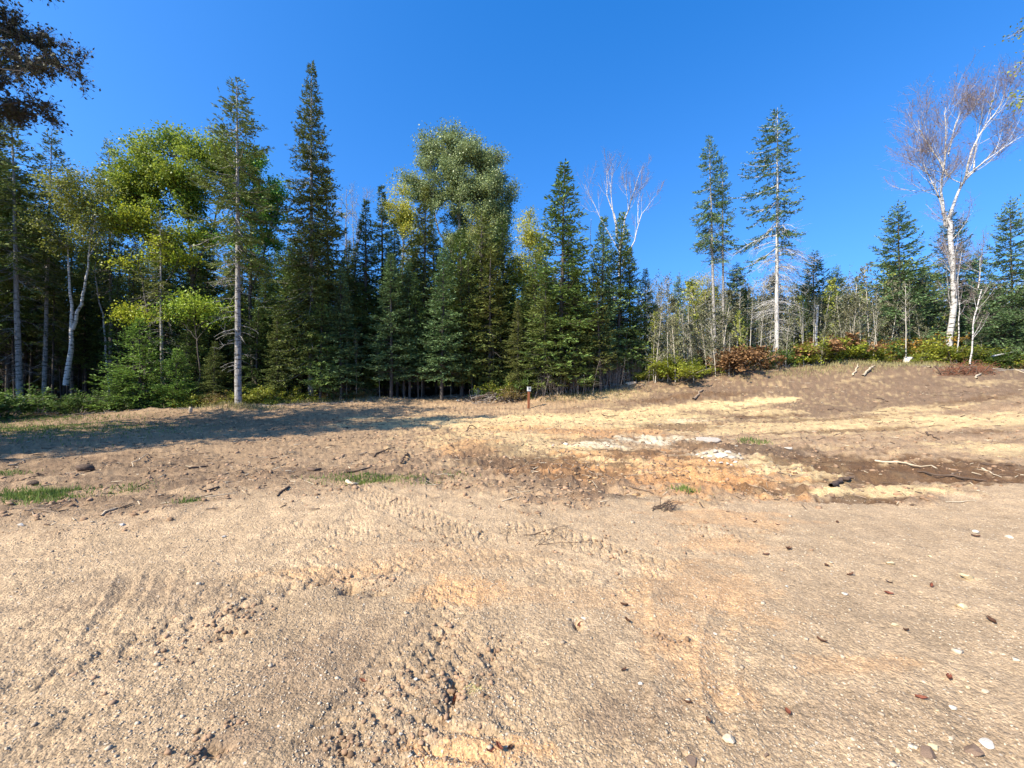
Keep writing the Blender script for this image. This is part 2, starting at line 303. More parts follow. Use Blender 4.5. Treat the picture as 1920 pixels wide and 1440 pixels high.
for a in [(655,1104,.055,-.13,.06),(650,1092,.12,.02,.03),(707,1112,.05,-.08,.04),(700,1096,.10,.02,.05),(1082,1172,.022,-.07,.06),(432,1190,.10,-.065,.05),(430,1165,.12,.03,.06),
          (400,1405,.06,-.07,.04),(640,1400,.05,-.03),(820,1190,.04,-.055),(850,1300,.035,-.06,.16),(680,1282,.04,-.03),(840,1360,.05,-.02,.1),(925,1225,.04,-.025,.12),
          (1150,920,.55,-.14,.28),(1290,905,.7,-.10,.3),(1090,900,.25,-.10,.3),(1230,868,.9,.12,.5),(1340,842,.6,.14,.6),(1350,872,.5,.08,.4),(1400,925,.6,-.05,.25),
          (430,768,1.0,.28,.5),(720,752,1.6,.22,.6),(1030,748,1.0,.25,.6),(1290,745,1.4,.18,.5),(1130,742,1.2,.2,.6),(1600,690,1.6,.22,.8),(1740,693,1.4,.2,.7),(160,880,.4,.12,.3),(60,905,.5,.08,.3),
          (1790,900,.5,-.06,.3),(1480,905,1.2,.05,.2),(1660,895,1.2,-.06,.4),(1440,850,.5,.12,.5),(1220,722,1.2,.2,.5),(170,770,2.0,.15,.6),(270,775,1.6,.25,.5),
          (1000,912,.5,.05,.2),(1160,935,.4,.05,.2),(760,930,.4,.03,.2),(1330,990,.3,.03,.2),(1050,1000,.35,.03,.25),(800,1300,.2,.015,.2)]:
    bump(*a)
far_h = sstep(30, 70, Rr)
D *= 1-.6*far_h
HH = Z+D
_grid = HH.reshape(NR, NA); _na = int((116/0.078))
def H(x, y):                              # height of the finished sheet
    r = math.hypot(x, y); a = math.degrees(math.atan2(x, y)); i = int(np.clip(np.searchsorted(rr, r)-1, 0, NR-2)); t = (r-rr[i])/(rr[i+1]-rr[i])
    an = ang*180/np.pi
    if a < -58: a += 360
    j = int(np.clip(np.searchsorted(an, a)-1, 0, NA-2)); u_ = (a-an[j])/(an[j+1]-an[j]); t = min(max(t, 0), 1); u_ = min(max(u_, 0), 1)
    return float((_grid[i, j]*(1-t)+_grid[i+1, j]*t)*(1-u_)+(_grid[i, j+1]*(1-t)+_grid[i+1, j+1]*t)*u_)
def Hv(x, y):
    x = np.asarray(x, float); y = np.asarray(y, float); an = ang*180/np.pi; r = np.hypot(x, y); a = np.degrees(np.arctan2(x, y)); a = np.where(a < -58, a+360, a)
    i = np.clip(np.searchsorted(rr, r)-1, 0, NR-2); j = np.clip(np.searchsorted(an, a)-1, 0, NA-2)
    t = np.clip((r-rr[i])/(rr[i+1]-rr[i]), 0, 1); u_ = np.clip((a-an[j])/(an[j+1]-an[j]), 0, 1)
    return (_grid[i, j]*(1-t)+_grid[i+1, j]*t)*(1-u_)+(_grid[i, j+1]*(1-t)+_grid[i+1, j+1]*t)*u_
_gg, _bb, _ff = grav.reshape(NR, NA), beyond.reshape(NR, NA), forest.reshape(NR, NA)
def mask(Mk, x, y):
    an = ang*180/np.pi; r = np.hypot(x, y); a = np.degrees(np.arctan2(x, y)); a = np.where(a < -58, a+360, a)
    return Mk[np.clip(np.searchsorted(rr, r), 0, NR-1), np.clip(np.searchsorted(an, a), 0, NA-1)]
def Gz(px, py, dz=0.0):
    c = G(px, py)
    X_ = (px-960)/F*_ds
    z = CH-(py-720)/F*_ds; k0 = max(0, np.searchsorted(_ds, c[1])-25)
    for k in range(k0, min(k0+60, len(_ds))):
        if z[k] <= H(X_[k], _ds[k]): return Vector((X_[k], _ds[k], H(X_[k], _ds[k])+dz))
    return Vector((c[0], c[1], H(*c)+dz))

def nodes(name):
    m = bpy.data.materials.new(name); m.use_nodes = True; n = m.node_tree; return m, n, n.nodes['Principled BSDF'], n.nodes.new, n.links.new
def mk_ground():
    m, n, b, N, L = nodes('soil'); b.inputs['Roughness'].default_value = .92; b.inputs['Specular IOR Level'].default_value = .25
    a = N('ShaderNodeAttribute'); a.attribute_name = 'soil'; g = N('ShaderNodeAttribute'); g.attribute_name = 'gravel'
    geo = N('ShaderNodeNewGeometry')
    def noi(scale, det, rough=.6):
        q = N('ShaderNodeTexNoise'); q.inputs['Scale'].default_value = scale; q.inputs['Detail'].default_value = det; q.inputs['Roughness'].default_value = rough; L(geo.outputs['Position'], q.inputs['Vector']); return q
    def vor(scale):
        q = N('ShaderNodeTexVoronoi'); q.inputs['Scale'].default_value = scale; L(geo.outputs['Position'], q.inputs['Vector']); return q
    def rng(src, a0, a1, b0, b1):
        q = N('ShaderNodeMapRange'); q.inputs[1].default_value = a0; q.inputs[2].default_value = a1; q.inputs[3].default_value = b0; q.inputs[4].default_value = b1; L(src, q.inputs[0]); return q.outputs[0]
    def mul(p, q, op='MULTIPLY'):
        r = N('ShaderNodeMath'); r.operation = op
        for k, v in ((0, p), (1, q)):
            if isinstance(v, (int, float)): r.inputs[k].default_value = v
            else: L(v, r.inputs[k])
        return r.outputs[0]
    n_a = noi(5, 8, .65); n_b = noi(38, 6, .75); v1 = vor(95); v2 = vor(42); v3 = vor(14)
    sepr = N('ShaderNodeSeparateColor'); L(v1.outputs['Color'], sepr.inputs[0]); sep2 = N('ShaderNodeSeparateColor'); L(v2.outputs['Color'], sep2.inputs[0])
    grain = rng(sepr.outputs[0], 0, 1, .74, 1.24); grain2 = rng(sep2.outputs[1], 0, 1, .86, 1.12)
    val = mul(mul(mul(rng(n_a.outputs[0], .3, .7, .80, 1.18), rng(n_b.outputs[0], .25, .75, .74, 1.24)), grain), grain2)
    mx = N('ShaderNodeMix'); mx.data_type = 'RGBA'; mx.blend_type = 'MULTIPLY'; mx.inputs[0].default_value = 1
    cmb = N('ShaderNodeCombineColor')
    for k in range(3): L(val, cmb.inputs[k])
    L(a.outputs['Color'], mx.inputs[6]); L(cmb.outputs[0], mx.inputs[7])
    # scattered pale and dark grit in the gravel
    pale = N('ShaderNodeMix'); pale.data_type = 'RGBA'; pale.inputs[7].default_value = (.74, .66, .54, 1)
    L(mul(mul(rng(sep2.outputs[0], .955, .985, 0, .6), rng(v2.outputs['Distance'], .35, .22, 0, 1)), rng(g.outputs['Fac'], 0, 1, .35, 1)), pale.inputs[0]); L(mx.outputs[2], pale.inputs[6])
    dark = N('ShaderNodeMix'); dark.data_type = 'RGBA'; dark.inputs[7].default_value = (.12, .085, .06, 1)
    L(mul(rng(sepr.outputs[2], .93, .97, 0, .6), rng(v1.outputs['Distance'], .4, .2, 0, 1)), dark.inputs[0]); L(pale.outputs[2], dark.inputs[6])
    L(dark.outputs[2], b.inputs['Base Color'])
    hgt = mul(mul(mul(n_b.outputs[0], .012), mul(v1.outputs['Distance'], -.006), 'ADD'), mul(mul(n_a.outputs[0], .016), mul(v2.outputs['Distance'], -.008), 'ADD'), 'ADD')
    bp = N('ShaderNodeBump'); bp.inputs['Strength'].default_value = .85; bp.inputs['Distance'].default_value = 1.0; L(hgt, bp.inputs['Height']); L(bp.outputs[0], b.inputs['Normal'])
    return m
MG = mk_ground()
ii = (np.arange(NR-1)[:, None]*NA); jj = np.arange(NA)[None]; j2 = (jj+1) % NA
Fq = np.stack([ii+jj, ii+NA+jj, ii+NA+j2, ii+j2], -1).reshape(-1, 4)[:, ::-1]
Vg = np.c_[X, Y, HH]
# close the hole under the viewer's feet with a ring of quads folded to the centre
Vg = np.r_[Vg, np.c_[X[:NA]*.01, Y[:NA]*.01, np.full(NA, HH[:NA].mean())]]; cidx = NR*NA
Fc = np.stack([cidx+jj[0], jj[0], j2[0], cidx+j2[0]], -1)[:, ::-1]
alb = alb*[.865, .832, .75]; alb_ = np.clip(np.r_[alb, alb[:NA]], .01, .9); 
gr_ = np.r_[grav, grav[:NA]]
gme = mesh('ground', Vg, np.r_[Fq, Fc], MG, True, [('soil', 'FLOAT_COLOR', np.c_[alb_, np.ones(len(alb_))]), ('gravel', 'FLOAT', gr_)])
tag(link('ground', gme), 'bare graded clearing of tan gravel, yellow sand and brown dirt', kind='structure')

# ------------------------------------------------------------------ plant and wood materials
def leaf_mat(name, c1, c2, trans=.3, rough=.6, spec=.3, nscale=.8):
    m, n, b, N, L = nodes(name); geo = N('ShaderNodeNewGeometry'); oi = N('ShaderNodeObjectInfo')
    no = N('ShaderNodeTexNoise'); no.inputs['Scale'].default_value = nscale; no.inputs['Detail'].default_value = 3; L(geo.outputs['Position'], no.inputs['Vector'])
    a = N('ShaderNodeMath'); a.operation = 'MULTIPLY_ADD'; a.inputs[1].default_value = 1.6; a.inputs[2].default_value = -.55; L(no.outputs[0], a.inputs[0])
    s = N('ShaderNodeMath'); s.operation = 'MULTIPLY_ADD'; s.inputs[1].default_value = .75; L(geo.outputs['Random Per Island'], s.inputs[0]); L(a.outputs[0], s.inputs[2])
    mx = N('ShaderNodeMix'); mx.data_type = 'RGBA'; mx.inputs[6].default_value = (*c1, 1); mx.inputs[7].default_value = (*c2, 1); L(s.outputs[0], mx.inputs[0])
    hs = N('ShaderNodeHueSaturation'); v = N('ShaderNodeMapRange'); v.inputs[3].default_value = .80; v.inputs[4].default_value = 1.22; L(oi.outputs['Random'], v.inputs[0]); L(v.outputs[0], hs.inputs['Value']); L(mx.outputs[2], hs.inputs['Color'])
    L(hs.outputs[0], b.inputs['Base Color']); b.inputs['Roughness'].default_value = rough; b.inputs['Specular IOR Level'].default_value = spec*.6
    t = N('ShaderNodeBsdfTranslucent'); L(hs.outputs[0], t.inputs['Color']); ms = N('ShaderNodeMixShader'); ms.inputs[0].default_value = trans
    L(b.outputs[0], ms.inputs[1]); L(t.outputs[0], ms.inputs[2]); L(ms.outputs[0], n.nodes['Material Output'].inputs[0]); return m
def bark_mat(name, c1, c2, scale=(9, 9, 2.5), contrast=.2, bump=.02, marks=None):
    m, n, b, N, L = nodes(name); b.inputs['Roughness'].default_value = .85; b.inputs['Specular IOR Level'].default_value = .2
    tc = N('ShaderNodeTexCoord'); mp = N('ShaderNodeMapping'); mp.inputs['Scale'].default_value = scale; L(tc.outputs['Object'], mp.inputs[0])
    no = N('ShaderNodeTexNoise'); no.inputs['Scale'].default_value = 2; no.inputs['Detail'].default_value = 6; no.inputs['Roughness'].default_value = .7; L(mp.outputs[0], no.inputs['Vector'])
    cr = N('ShaderNodeValToRGB'); cr.color_ramp.elements[0].position = .5-contrast; cr.color_ramp.elements[1].position = .5+contrast
    cr.color_ramp.elements[0].color = (*c1, 1); cr.color_ramp.elements[1].color = (*c2, 1); L(no.outputs[0], cr.inputs[0]); out = cr.outputs[0]
    if marks:
        mp2 = N('ShaderNodeMapping'); mp2.inputs['Scale'].default_value = (3, 3, 14); L(tc.outputs['Object'], mp2.inputs[0])
        n2_ = N('ShaderNodeTexNoise'); n2_.inputs['Scale'].default_value = 1.2; n2_.inputs['Detail'].default_value = 3; L(mp2.outputs[0], n2_.inputs['Vector'])
        r2 = N('ShaderNodeMapRange'); r2.inputs[1].default_value = .55; r2.inputs[2].default_value = .62; L(n2_.outputs[0], r2.inputs[0])
        mx = N('ShaderNodeMix'); mx.data_type = 'RGBA'; L(r2.outputs[0], mx.inputs[0]); L(out, mx.inputs[6]); mx.inputs[7].default_value = (*marks, 1); out = mx.outputs[2]
    L(out, b.inputs['Base Color'])
    bp = N('ShaderNodeBump'); bp.inputs['Distance'].default_value = bump; L(no.outputs[0], bp.inputs['Height']); L(bp.outputs[0], b.inputs['Normal']); return m
FIR = leaf_mat('fir_needles', (.045, .085, .022), (.185, .255, .065), .12, .55, .35)
FIRB = leaf_mat('blue_fir_needles', (.050, .098, .036), (.185, .265, .105), .12, .55, .35)
SPR = leaf_mat('spruce_needles', (.060, .088, .022), (.225, .260, .070), .15, .6, .3)
OLV = leaf_mat('olive_needles', (.070, .088, .022), (.255, .265, .068), .15, .6, .3)
YFIR = leaf_mat('young_fir_needles', (.075, .15, .025), (.22, .33, .06), .2, .5, .4)
MAP = leaf_mat('maple_leaves', (.07, .15, .02), (.34, .38, .045), .42, .45, .45, .55)
MAPY = leaf_mat('lime_maple_leaves', (.22, .32, .025), (.46, .46, .045), .42, .45, .45, .7)
ASP = leaf_mat('aspen_leaves', (.12, .17, .05), (.37, .42, .17), .3, .4, .5, .7)
YEL_ = leaf_mat('yellowing_leaves', (.17, .21, .03), (.50, .46, .07), .4, .5, .4)
BIRL = leaf_mat('birch_leaves', (.10, .14, .025), (.38, .38, .07), .35, .5, .4)
SAPL = leaf_mat('sapling_leaves', (.085, .10, .05), (.22, .205, .11), .3, .5, .4)
PUR = leaf_mat('withered_leaves', (.16, .10, .08), (.30, .19, .13), .25, .7, .2)
SHRG = leaf_mat('shrub_leaves', (.13, .18, .022), (.42, .43, .05), .38, .5, .4, 1.5)
SHRD = leaf_mat('dark_shrub_leaves', (.035, .075, .018), (.13, .19, .04), .3, .5, .4, 1.5)
RUST = leaf_mat('rusty_fern_fronds', (.14, .075, .035), (.36, .20, .09), .25, .7, .2, 1.5)
ORGL = leaf_mat('orange_leaves', (.28, .12, .03), (.45, .28, .05), .35, .6, .3, 1.5)
DARKL = leaf_mat('shaded_oak_leaves', (.025, .035, .018), (.085, .085, .04), .12, .6, .3)  # backlit darkness of the overhanging leaves is put into this colour
GRS = leaf_mat('grass_blades', (.045, .09, .018), (.19, .24, .055), .3, .6, .3, 2)  # greens darkened to stand in for shade on the left grass
DRYG = leaf_mat('dry_weeds', (.20, .17, .07), (.40, .34, .16), .3, .7, .2, 2)
BK_G = bark_mat('grey_bark', (.17, .15, .13), (.42, .39, .35), marks=(.10, .085, .07))
BK_D = bark_mat('dark_bark', (.045, .036, .030), (.13, .108, .088))
BK_W = bark_mat('white_birch_bark', (.33, .30, .27), (.64, .60, .55), (4, 4, 9), .3, .008, marks=(.07, .06, .05))
BK_S = bark_mat('sapling_bark', (.32, .27, .20), (.60, .54, .44))
BK_P = bark_mat('purple_twigs', (.15, .11, .10), (.34, .26, .23))
BK_B = bark_mat('dead_twigs', (.17, .13, .10), (.42, .36, .30))
WOOD = bark_mat('weathered_wood', (.17, .11, .07), (.42, .31, .21), (3, 3, 3))
WOODP = bark_mat('pale_split_wood', (.34, .25, .16), (.60, .49, .34), (3, 3, 3))
WOODD = bark_mat('charred_root', (.05, .035, .025), (.17, .11, .075), (3, 3, 3))

# ------------------------------------------------------------------ tree builders: each returns [(part name, mesh)]
FIRP = [(0, .02), (.1, .16), (.3, .45), (.6, .8), (.85, 1), (1, .85)]
SPIRE = [(0, .015), (.06, .07), (.12, .17), (.2, .27), (.3, .42), (.42, .55), (.6, .8), (.8, 1), (1, .75)]
def conifer(seed, Ht=13, cb=.2, R=1.7, prof=FIRP, mat=None, bark=None, dz=.26, top=45, low=-18, nb=(4, 6), gap=0.0, dead=25, deadlen=1.0, klen=.17, kw=.055, sag=.10, dens=1.0, tr=1.0, onesided=0.0, longs=()):
    rg = np.random.default_rng(seed); T = Geo(); Cr = Geo(); Dd = Geo()
    zt = np.linspace(0, Ht, 14); lean = rg.normal(0, .006, 2)
    wx = np.cumsum(rg.normal(0, .018, 14))*.5+lean[0]*zt; wy = np.cumsum(rg.normal(0, .018, 14))*.5+lean[1]*zt; wx -= wx[0]; wy -= wy[0]
    r0 = (.0075*Ht+.012)*tr; T.tube(np.c_[wx, wy, zt], r0*(1-zt/Ht)**.8+.008, 8)
    tx = lambda z: np.array([np.interp(z, zt, wx), np.interp(z, zt, wy), z])
    px_, pr_ = zip(*prof); KP, KD, KW, KL = [], [], [], []; BP0, BP1, BR = [], [], []
    z = Ht*.985; side = rg.uniform(0, 6.28)
    brs = []
    while z > cb*Ht:
        rel = (Ht-z)/(Ht*(1-cb)); L0 = R*np.interp(rel, px_, pr_)
        for k in range(rg.integers(nb[0], nb[1]+1)):
            if rg.random() < gap*min(1, rel*2): continue
            a = rg.uniform(0, 6.283); L = L0*rg.uniform(.62, 1.18)+.05
            if onesided: L *= 1+onesided*math.cos(a-side)
            brs.append((z+rg.uniform(-.5, .5)*dz, a, L, R_(top+(low-top)*min(1, rel*1.3)**.7+rg.normal(0, 6))))
        z -= dz*(.45+.65*min(1, rel*2.5))*rg.uniform(.8, 1.2)
    for (zz, a, L) in longs: brs.append((zz, a, L, R_(3)))
    for (zb, a, L, el) in brs:
        o = tx(min(zb, Ht*.995)); hd = np.array([math.cos(a), math.sin(a), 0]); pd = np.array([-hd[1], hd[0], 0])
        s_ = np.linspace(0, 1, 6); P = o+hd*(s_*L*math.cos(el))[:, None]+np.array([0, 0, 1.])*(s_*L*math.sin(el)-sag*L*np.sin(s_*np.pi*.9)+.05*L*s_**3)[:, None]
        if L > .35: Dd_ = T; T.tube(P, (.008+.010*L)*(1-.85*s_), 3)
        nt_ = max(3, int(L/.085*dens)); t = rg.uniform(.03, 1., nt_)**.9; base = np.stack([np.interp(t, s_, P[:, i]) for i in range(3)], 1)
        i0 = np.minimum((t*5).astype(int), 4); tan = norm(P[i0+1]-P[i0]); sg = rg.choice([-1, 1], nt_)[:, None]
        tl = np.clip(.50*L*(1-t)+.10, .08, .62)*rg.uniform(.6, 1.2, nt_)
        td = norm(tan*rg.uniform(.5, 1., (nt_, 1))+pd*sg*rg.uniform(.4, 1, (nt_, 1))+np.array([0, 0, 1])*rg.normal(-.10, .22, (nt_, 1)))
        nk = np.maximum(2, (tl/.046).astype(int)); idx = np.repeat(np.arange(nt_), nk); u_ = rg.uniform(0, 1, len(idx))
        p = base[idx]+td[idx]*(u_*tl[idx])[:, None]; pp = norm(np.cross(td[idx], [0, 0, 1.]))
        d = td[idx]*.8+pp*rg.choice([-1, 1], len(idx))[:, None]*rg.uniform(.2, .8, (len(idx), 1))+rg.normal(0, .22, (len(idx), 3))+np.array([0, 0, .10])
        KP.append(p); KD.append(d); KW.append(np.cross(d, rg.normal(0, .55, (len(idx), 3))+np.array([0, 0, 1.]))); KL.append(klen*.82*rg.uniform(.6, 1.25, len(idx)))
    KP, KD, KW, KL = map(np.concatenate, (KP, KD, KW, KL)); Cr.kites(KP, KD, KW, KL, KL*kw/klen, .5)
    out = [('trunk', T.mesh('trunk', bark or BK_D, True)), ('crown', Cr.mesh('crown', mat or FIR))]
    if dead:
        for k in range(dead):
            zz = rg.uniform(.10, cb+.10)*Ht; a = rg.uniform(0, 6.28); L = deadlen*rg.uniform(.3, 1)*(.3+.7*zz/(cb*Ht+.3)); s_ = np.linspace(0, 1, 5)
            hd = np.array([math.cos(a), math.sin(a), 0]); P = tx(zz)+hd*(s_*L)[:, None]+np.c_[0*s_, 0*s_, .15*s_*L-.5*L*s_**2]; Dd.tube(P, .016*(1-.7*s_)*(.5+L*.5), 3)
            n = int(L*7); t = rg.uniform(.3, 1, n); b_ = np.stack([np.interp(t, s_, P[:, i]) for i in range(3)], 1)
            Dd.sticks(b_, b_+(hd*.7+rg.normal(0, .6, (n, 3))-[0, 0, .25])*rg.uniform(.08, .3, (n, 1))*(L+.3), .007, .003)
        T.V += Dd.V; T.F += [f+T.n for f in Dd.F]; out[0] = ('trunk', T.mesh('trunk', bark or BK_D, True))
    return out

def curve(p0, p1, bulge, n=6):
    t = np.linspace(0, 1, n)[:, None]; return p0*(1-t)+p1*t+bulge*(t*(1-t)*4)
def leafy(seed, trunks, clumps, leaf=.09, nleaf=260, mat=None, bark=None, flat=.6, tr=1.0, spread=1.0, low=0.0):
    """trunks: list of (points, r0); clumps: list of (centre, radius)"""
    rg = np.random.default_rng(seed); T = Geo(); Cr = Geo(); tp = []
    for P, r0 in trunks:
        P = np.array(P, float); t = np.linspace(0, 1, 12); k = np.linspace(0, 1, len(P)); Q = np.stack([np.interp(t, k, P[:, i]) for i in range(3)], 1)
        Q[1:-1] += rg.normal(0, .03, (10, 3)); T.tube(Q, r0*(1-.82*t), 8); tp += [(q, r0*(1-.82*a)) for q, a in zip(Q, t)]
    TPp = np.array([q for q, r in tp]); TR = np.array([r for q, r in tp])
    LP, LD, LW = [], [], []
    for c, r in clumps:
        c = np.array(c, float); d = TPp-c; cost = np.linalg.norm(d, axis=1)+2.2*np.maximum(0, d[:, 2]+.3*np.linalg.norm(d[:, :2], axis=1)); k = int(np.argmin(cost+rg.uniform(0, .5, len(cost))))
        p0 = TPp[k]; L = np.linalg.norm(c-p0); P = curve(p0, c, np.array([0, 0, .08*L])+rg.normal(0, .04*L+.01, 3)); rb = min(TR[k]*.7, .014+.012*L)
        T.tube(P, np.linspace(rb, .008, len(P)), 5)
        ns = max(6, int(9*r/.6)); e = norm(rg.normal(0, 1, (ns, 3)))*[1, 1, flat]*r*rg.uniform(.5, 1.0, (ns, 1)); st_ = P[rg.integers(2, len(P), ns)]
        T.sticks(st_, c+e, .007, .002)
        n = int(nleaf*1.9*r*r*rg.uniform(.7, 1.2)); w_ = rg.integers(0, ns, n); tt = rg.uniform(.15, 1.1, n)[:, None]
        p = st_[w_]+(c+e[w_]-st_[w_])*tt+rg.normal(0, .22*r+.05, (n, 3))*[1, 1, .75]*spread
        LP.append(p); LD.append(norm(p-c)*.5+rg.normal(0, .6, (n, 3))-[0, 0, .25]); LW.append(rg.normal(0, 1, (n, 3))*[1, 1, .5])
    LP, LD, LW = map(np.concatenate, (LP, LD, LW)); n = len(LP); s = leaf*.78*rg.uniform(.55, 1.3, n); Cr.kites(LP, LD, LW, s, s*.85, .42, .12)
    return [('trunk', T.mesh('trunk', bark or BK_G, True)), ('crown', Cr.mesh('crown', mat or MAP))]
def dome(rg, n, c, rad, rmin=.45, rmax=.9, inner=.35):
    v = norm(rg.normal(0, 1, (n, 3))); k = rg.uniform(inner, 1, (n, 1))**.6; P = np.array(c)+v*k*np.array(rad); return [(p, rg.uniform(rmin, rmax)) for p in P]

def barebirch(seed, limbs, levels=3, twl=1.0, bark=None, twig=None, nsub=9, leaves=0, leafmat=None, up=.6, tw0=.35, ntw=9, trunk_r=None):
    """limbs: list of (points, r0, r1)"""
    rg = np.random.default_rng(seed); T = Geo(); W = Geo(); Lf = Geo(); LP = []
    def grow(P, r0, r1, lv):
        k = np.linspace(0, 1, len(P)); n = 10 if lv == 0 else 6; t = np.linspace(0, 1, n); Q = np.stack([np.interp(t, k, P[:, i]) for i in range(3)], 1); L = np.linalg.norm(np.diff(Q, axis=0), axis=1).sum()
        Q[1:] += np.cumsum(rg.normal(0, .012*L, (n-1, 3)), 0)*.5; r = r0+(r1-r0)*t
        (T if r0 > .007 else W).tube(Q, r, 8 if lv == 0 else 4 if lv == 1 else 3)
        if lv >= levels:
            m = int(ntw*max(L, .4)); a = rg.uniform(.1, 1, m); b_ = np.stack([np.interp(a, t, Q[:, i]) for i in range(3)], 1); dr = norm(Q[-1]-Q[0])
            e = b_+norm(dr*.9+rg.normal(0, .55, (m, 3))+[0, 0, .1])*tw0*rg.uniform(.4, 1.3, (m, 1)); W.sticks(b_, e, .0045, .002)
            e2 = b_+(e-b_)*.6; W.sticks(e2, e2+norm(dr+rg.normal(0, .7, (m, 3)))*tw0*.6, .003, .0015)
            if leaves: LP.append(e[rg.random(m) < leaves]); LP.append(b_[rg.random(m) < leaves])
            return
        m = int(rg.uniform(.8, 1.2)*nsub*(1 if lv == 0 else .6))
        for a in rg.uniform(.28 if lv else .35, 1, m):
            p = np.array([np.interp(a, t, Q[:, i]) for i in range(3)]); i0 = min(int(a*(n-1)), n-2); tan = norm(Q[i0+1]-Q[i0])
            d = norm(tan*.9+rg.normal(0, .55, 3)+[0, 0, up*.5]); l = twl*(1.7 if lv == 0 else .95)*rg.uniform(.5, 1.15)*(1.25-a*.6); rr_ = max((r0+(r1-r0)*a)*.5, .006)
            grow(np.array([p, p+d*l*.5, p+(d+np.array([0, 0, up*.35]))*l]), min(rr_, .035), .004, lv+1)
    for P, r0, r1 in limbs: grow(np.array(P, float), r0, r1, 0)
    out = [('trunk', T.mesh('trunk', bark or BK_W, True)), ('twigs', W.mesh('twigs', twig or BK_P))]
    if leaves and LP:
        LP = np.concatenate(LP); n = len(LP); Lf.kites(LP, rg.normal(0, 1, (n, 3)), rg.normal(0, 1, (n, 3)), rg.uniform(.05, .1, n), rg.uniform(.04, .07, n)); out.append(('leaves', Lf.mesh('leaves', leafmat or PUR)))
    return out
def sapling(seed, Ht=4.5, mat=None, nleaf=260, low=.3, bark=None, leaf=.075, stems=1, spread=.45):
    rg = np.random.default_rng(seed); T = Geo(); Cr = Geo(); LP = []
    for q in range(stems):
        h = Ht*rg.uniform(.75, 1); t = np.linspace(0, 1, 8); b0 = rg.normal(0, .15 if stems > 1 else .02, 2); dr = rg.normal(0, .06, 2)*h*(1.6 if stems > 1 else 1)
        Q = np.c_[b0[0]+dr[0]*t**1.4+np.cumsum(rg.normal(0, .012, 8)), b0[1]+dr[1]*t**1.4+np.cumsum(rg.normal(0, .012, 8)), h*t]; T.tube(Q, (.007+.0042*h)*(1-.8*t)+.003, 5)
        m = int(36*h/4.5)+5; a = rg.uniform(low, 1, m); p = np.stack([np.interp(a, t, Q[:, i]) for i in range(3)], 1); an = rg.uniform(0, 6.28, m); l = spread*rg.uniform(.5, 1.3, m)*(1.25-a)
        e = p+np.c_[np.cos(an)*l, np.sin(an)*l, l*rg.uniform(.5, 1.6, m)]; T.sticks(p, e, .006, .0025)
        n = int(nleaf*h/4.5/stems**.5); w_ = rg.integers(0, m, n); LP.append(p[w_]+(e[w_]-p[w_])*rg.uniform(.3, 1.15, (n, 1))+rg.normal(0, .05, (n, 3)))
    LP = np.concatenate(LP); n = len(LP); s = leaf*rg.uniform(.6, 1.3, n); Cr.kites(LP, rg.normal(0, .8, (n, 3))-[0, 0, .2], rg.normal(0, 1, (n, 3)), s, s*.75, .45, .1)
    return [('trunk', T.mesh('trunk', bark or BK_S, True)), ('crown', Cr.mesh('crown', mat or SAPL))]
def shrub(seed, w_=1.2, h=1.0, mat=None, n=1400, leaf=.09, stems=14, bark=None, droop=.2):
    rg = np.random.default_rng(seed); T = Geo(); Cr = Geo(); a = rg.uniform(0, 6.28, stems); k = rg.uniform(.1, 1, stems)
    e = np.c_[np.cos(a)*k*w_, np.sin(a)*k*w_, h*(1.05-.55*k*k)*rg.uniform(.6, 1.05, stems)]; b_ = e*[.25, .25, 0]; 
    for i in range(stems): T.tube(curve(b_[i], e[i], np.array([0, 0, .12*h])), [.012, .011, .009, .007, .005, .003], 4)
    m = stems*5; i0 = rg.integers(0, stems, m); tt = rg.uniform(.3, 1, (m, 1)); s0 = b_[i0]+(e[i0]-b_[i0])*tt; s1 = s0+rg.normal(0, .22, (m, 3))*[w_, w_, h]*.8+[0, 0, .05]; s1[:, 2] = np.maximum(s1[:, 2], .03); T.sticks(s0, s1, .005, .002)
    w2 = rg.integers(0, m, n); p = s0[w2]+(s1[w2]-s0[w2])*rg.uniform(.1, 1.15, (n, 1))+rg.normal(0, .06, (n, 3)); p[:, 2] = np.maximum(p[:, 2], .02)
    s = leaf*rg.uniform(.6, 1.3, n); d = norm(p)*.7+rg.normal(0, .6, (n, 3))-[0, 0, droop]; Cr.kites(p, d, np.cross(d, rg.normal(0, .4, (n, 3))+[0, 0, 1]), s, s*.62, .45, .12)
    return [('stems', T.mesh('stems', bark or BK_B, True)), ('foliage', Cr.mesh('foliage', mat or SHRG))]
def thicket(seed, w_=1.0, h=1.8, n=26, mat=None, lean=.18):
    rg = np.random.default_rng(seed); T = Geo(); W = Geo(); n2_ = n
    for i in range(n):
        b0 = rg.normal(0, w_*.4, 2); hh = h*rg.uniform(.45, 1.1); d = rg.normal(0, lean, 2)*hh; t = np.linspace(0, 1, 5)
        Q = np.c_[b0[0]+d[0]*t+rg.normal(0, .02, 5), b0[1]+d[1]*t+rg.normal(0, .02, 5), hh*t]; T.tube(Q, .012*(1-.7*t), 4)
        m = int(10*hh); a = rg.uniform(.15, 1, m); p = np.stack([np.interp(a, t, Q[:, k]) for k in range(3)], 1); W.sticks(p, p+rg.normal(0, .2, (m, 3))*[1, 1, .8]*1.2, .004, .0015)
    return [('stems', T.mesh('stems', mat or BK_B, True)), ('twigs', W.mesh('twigs', mat or BK_B))]

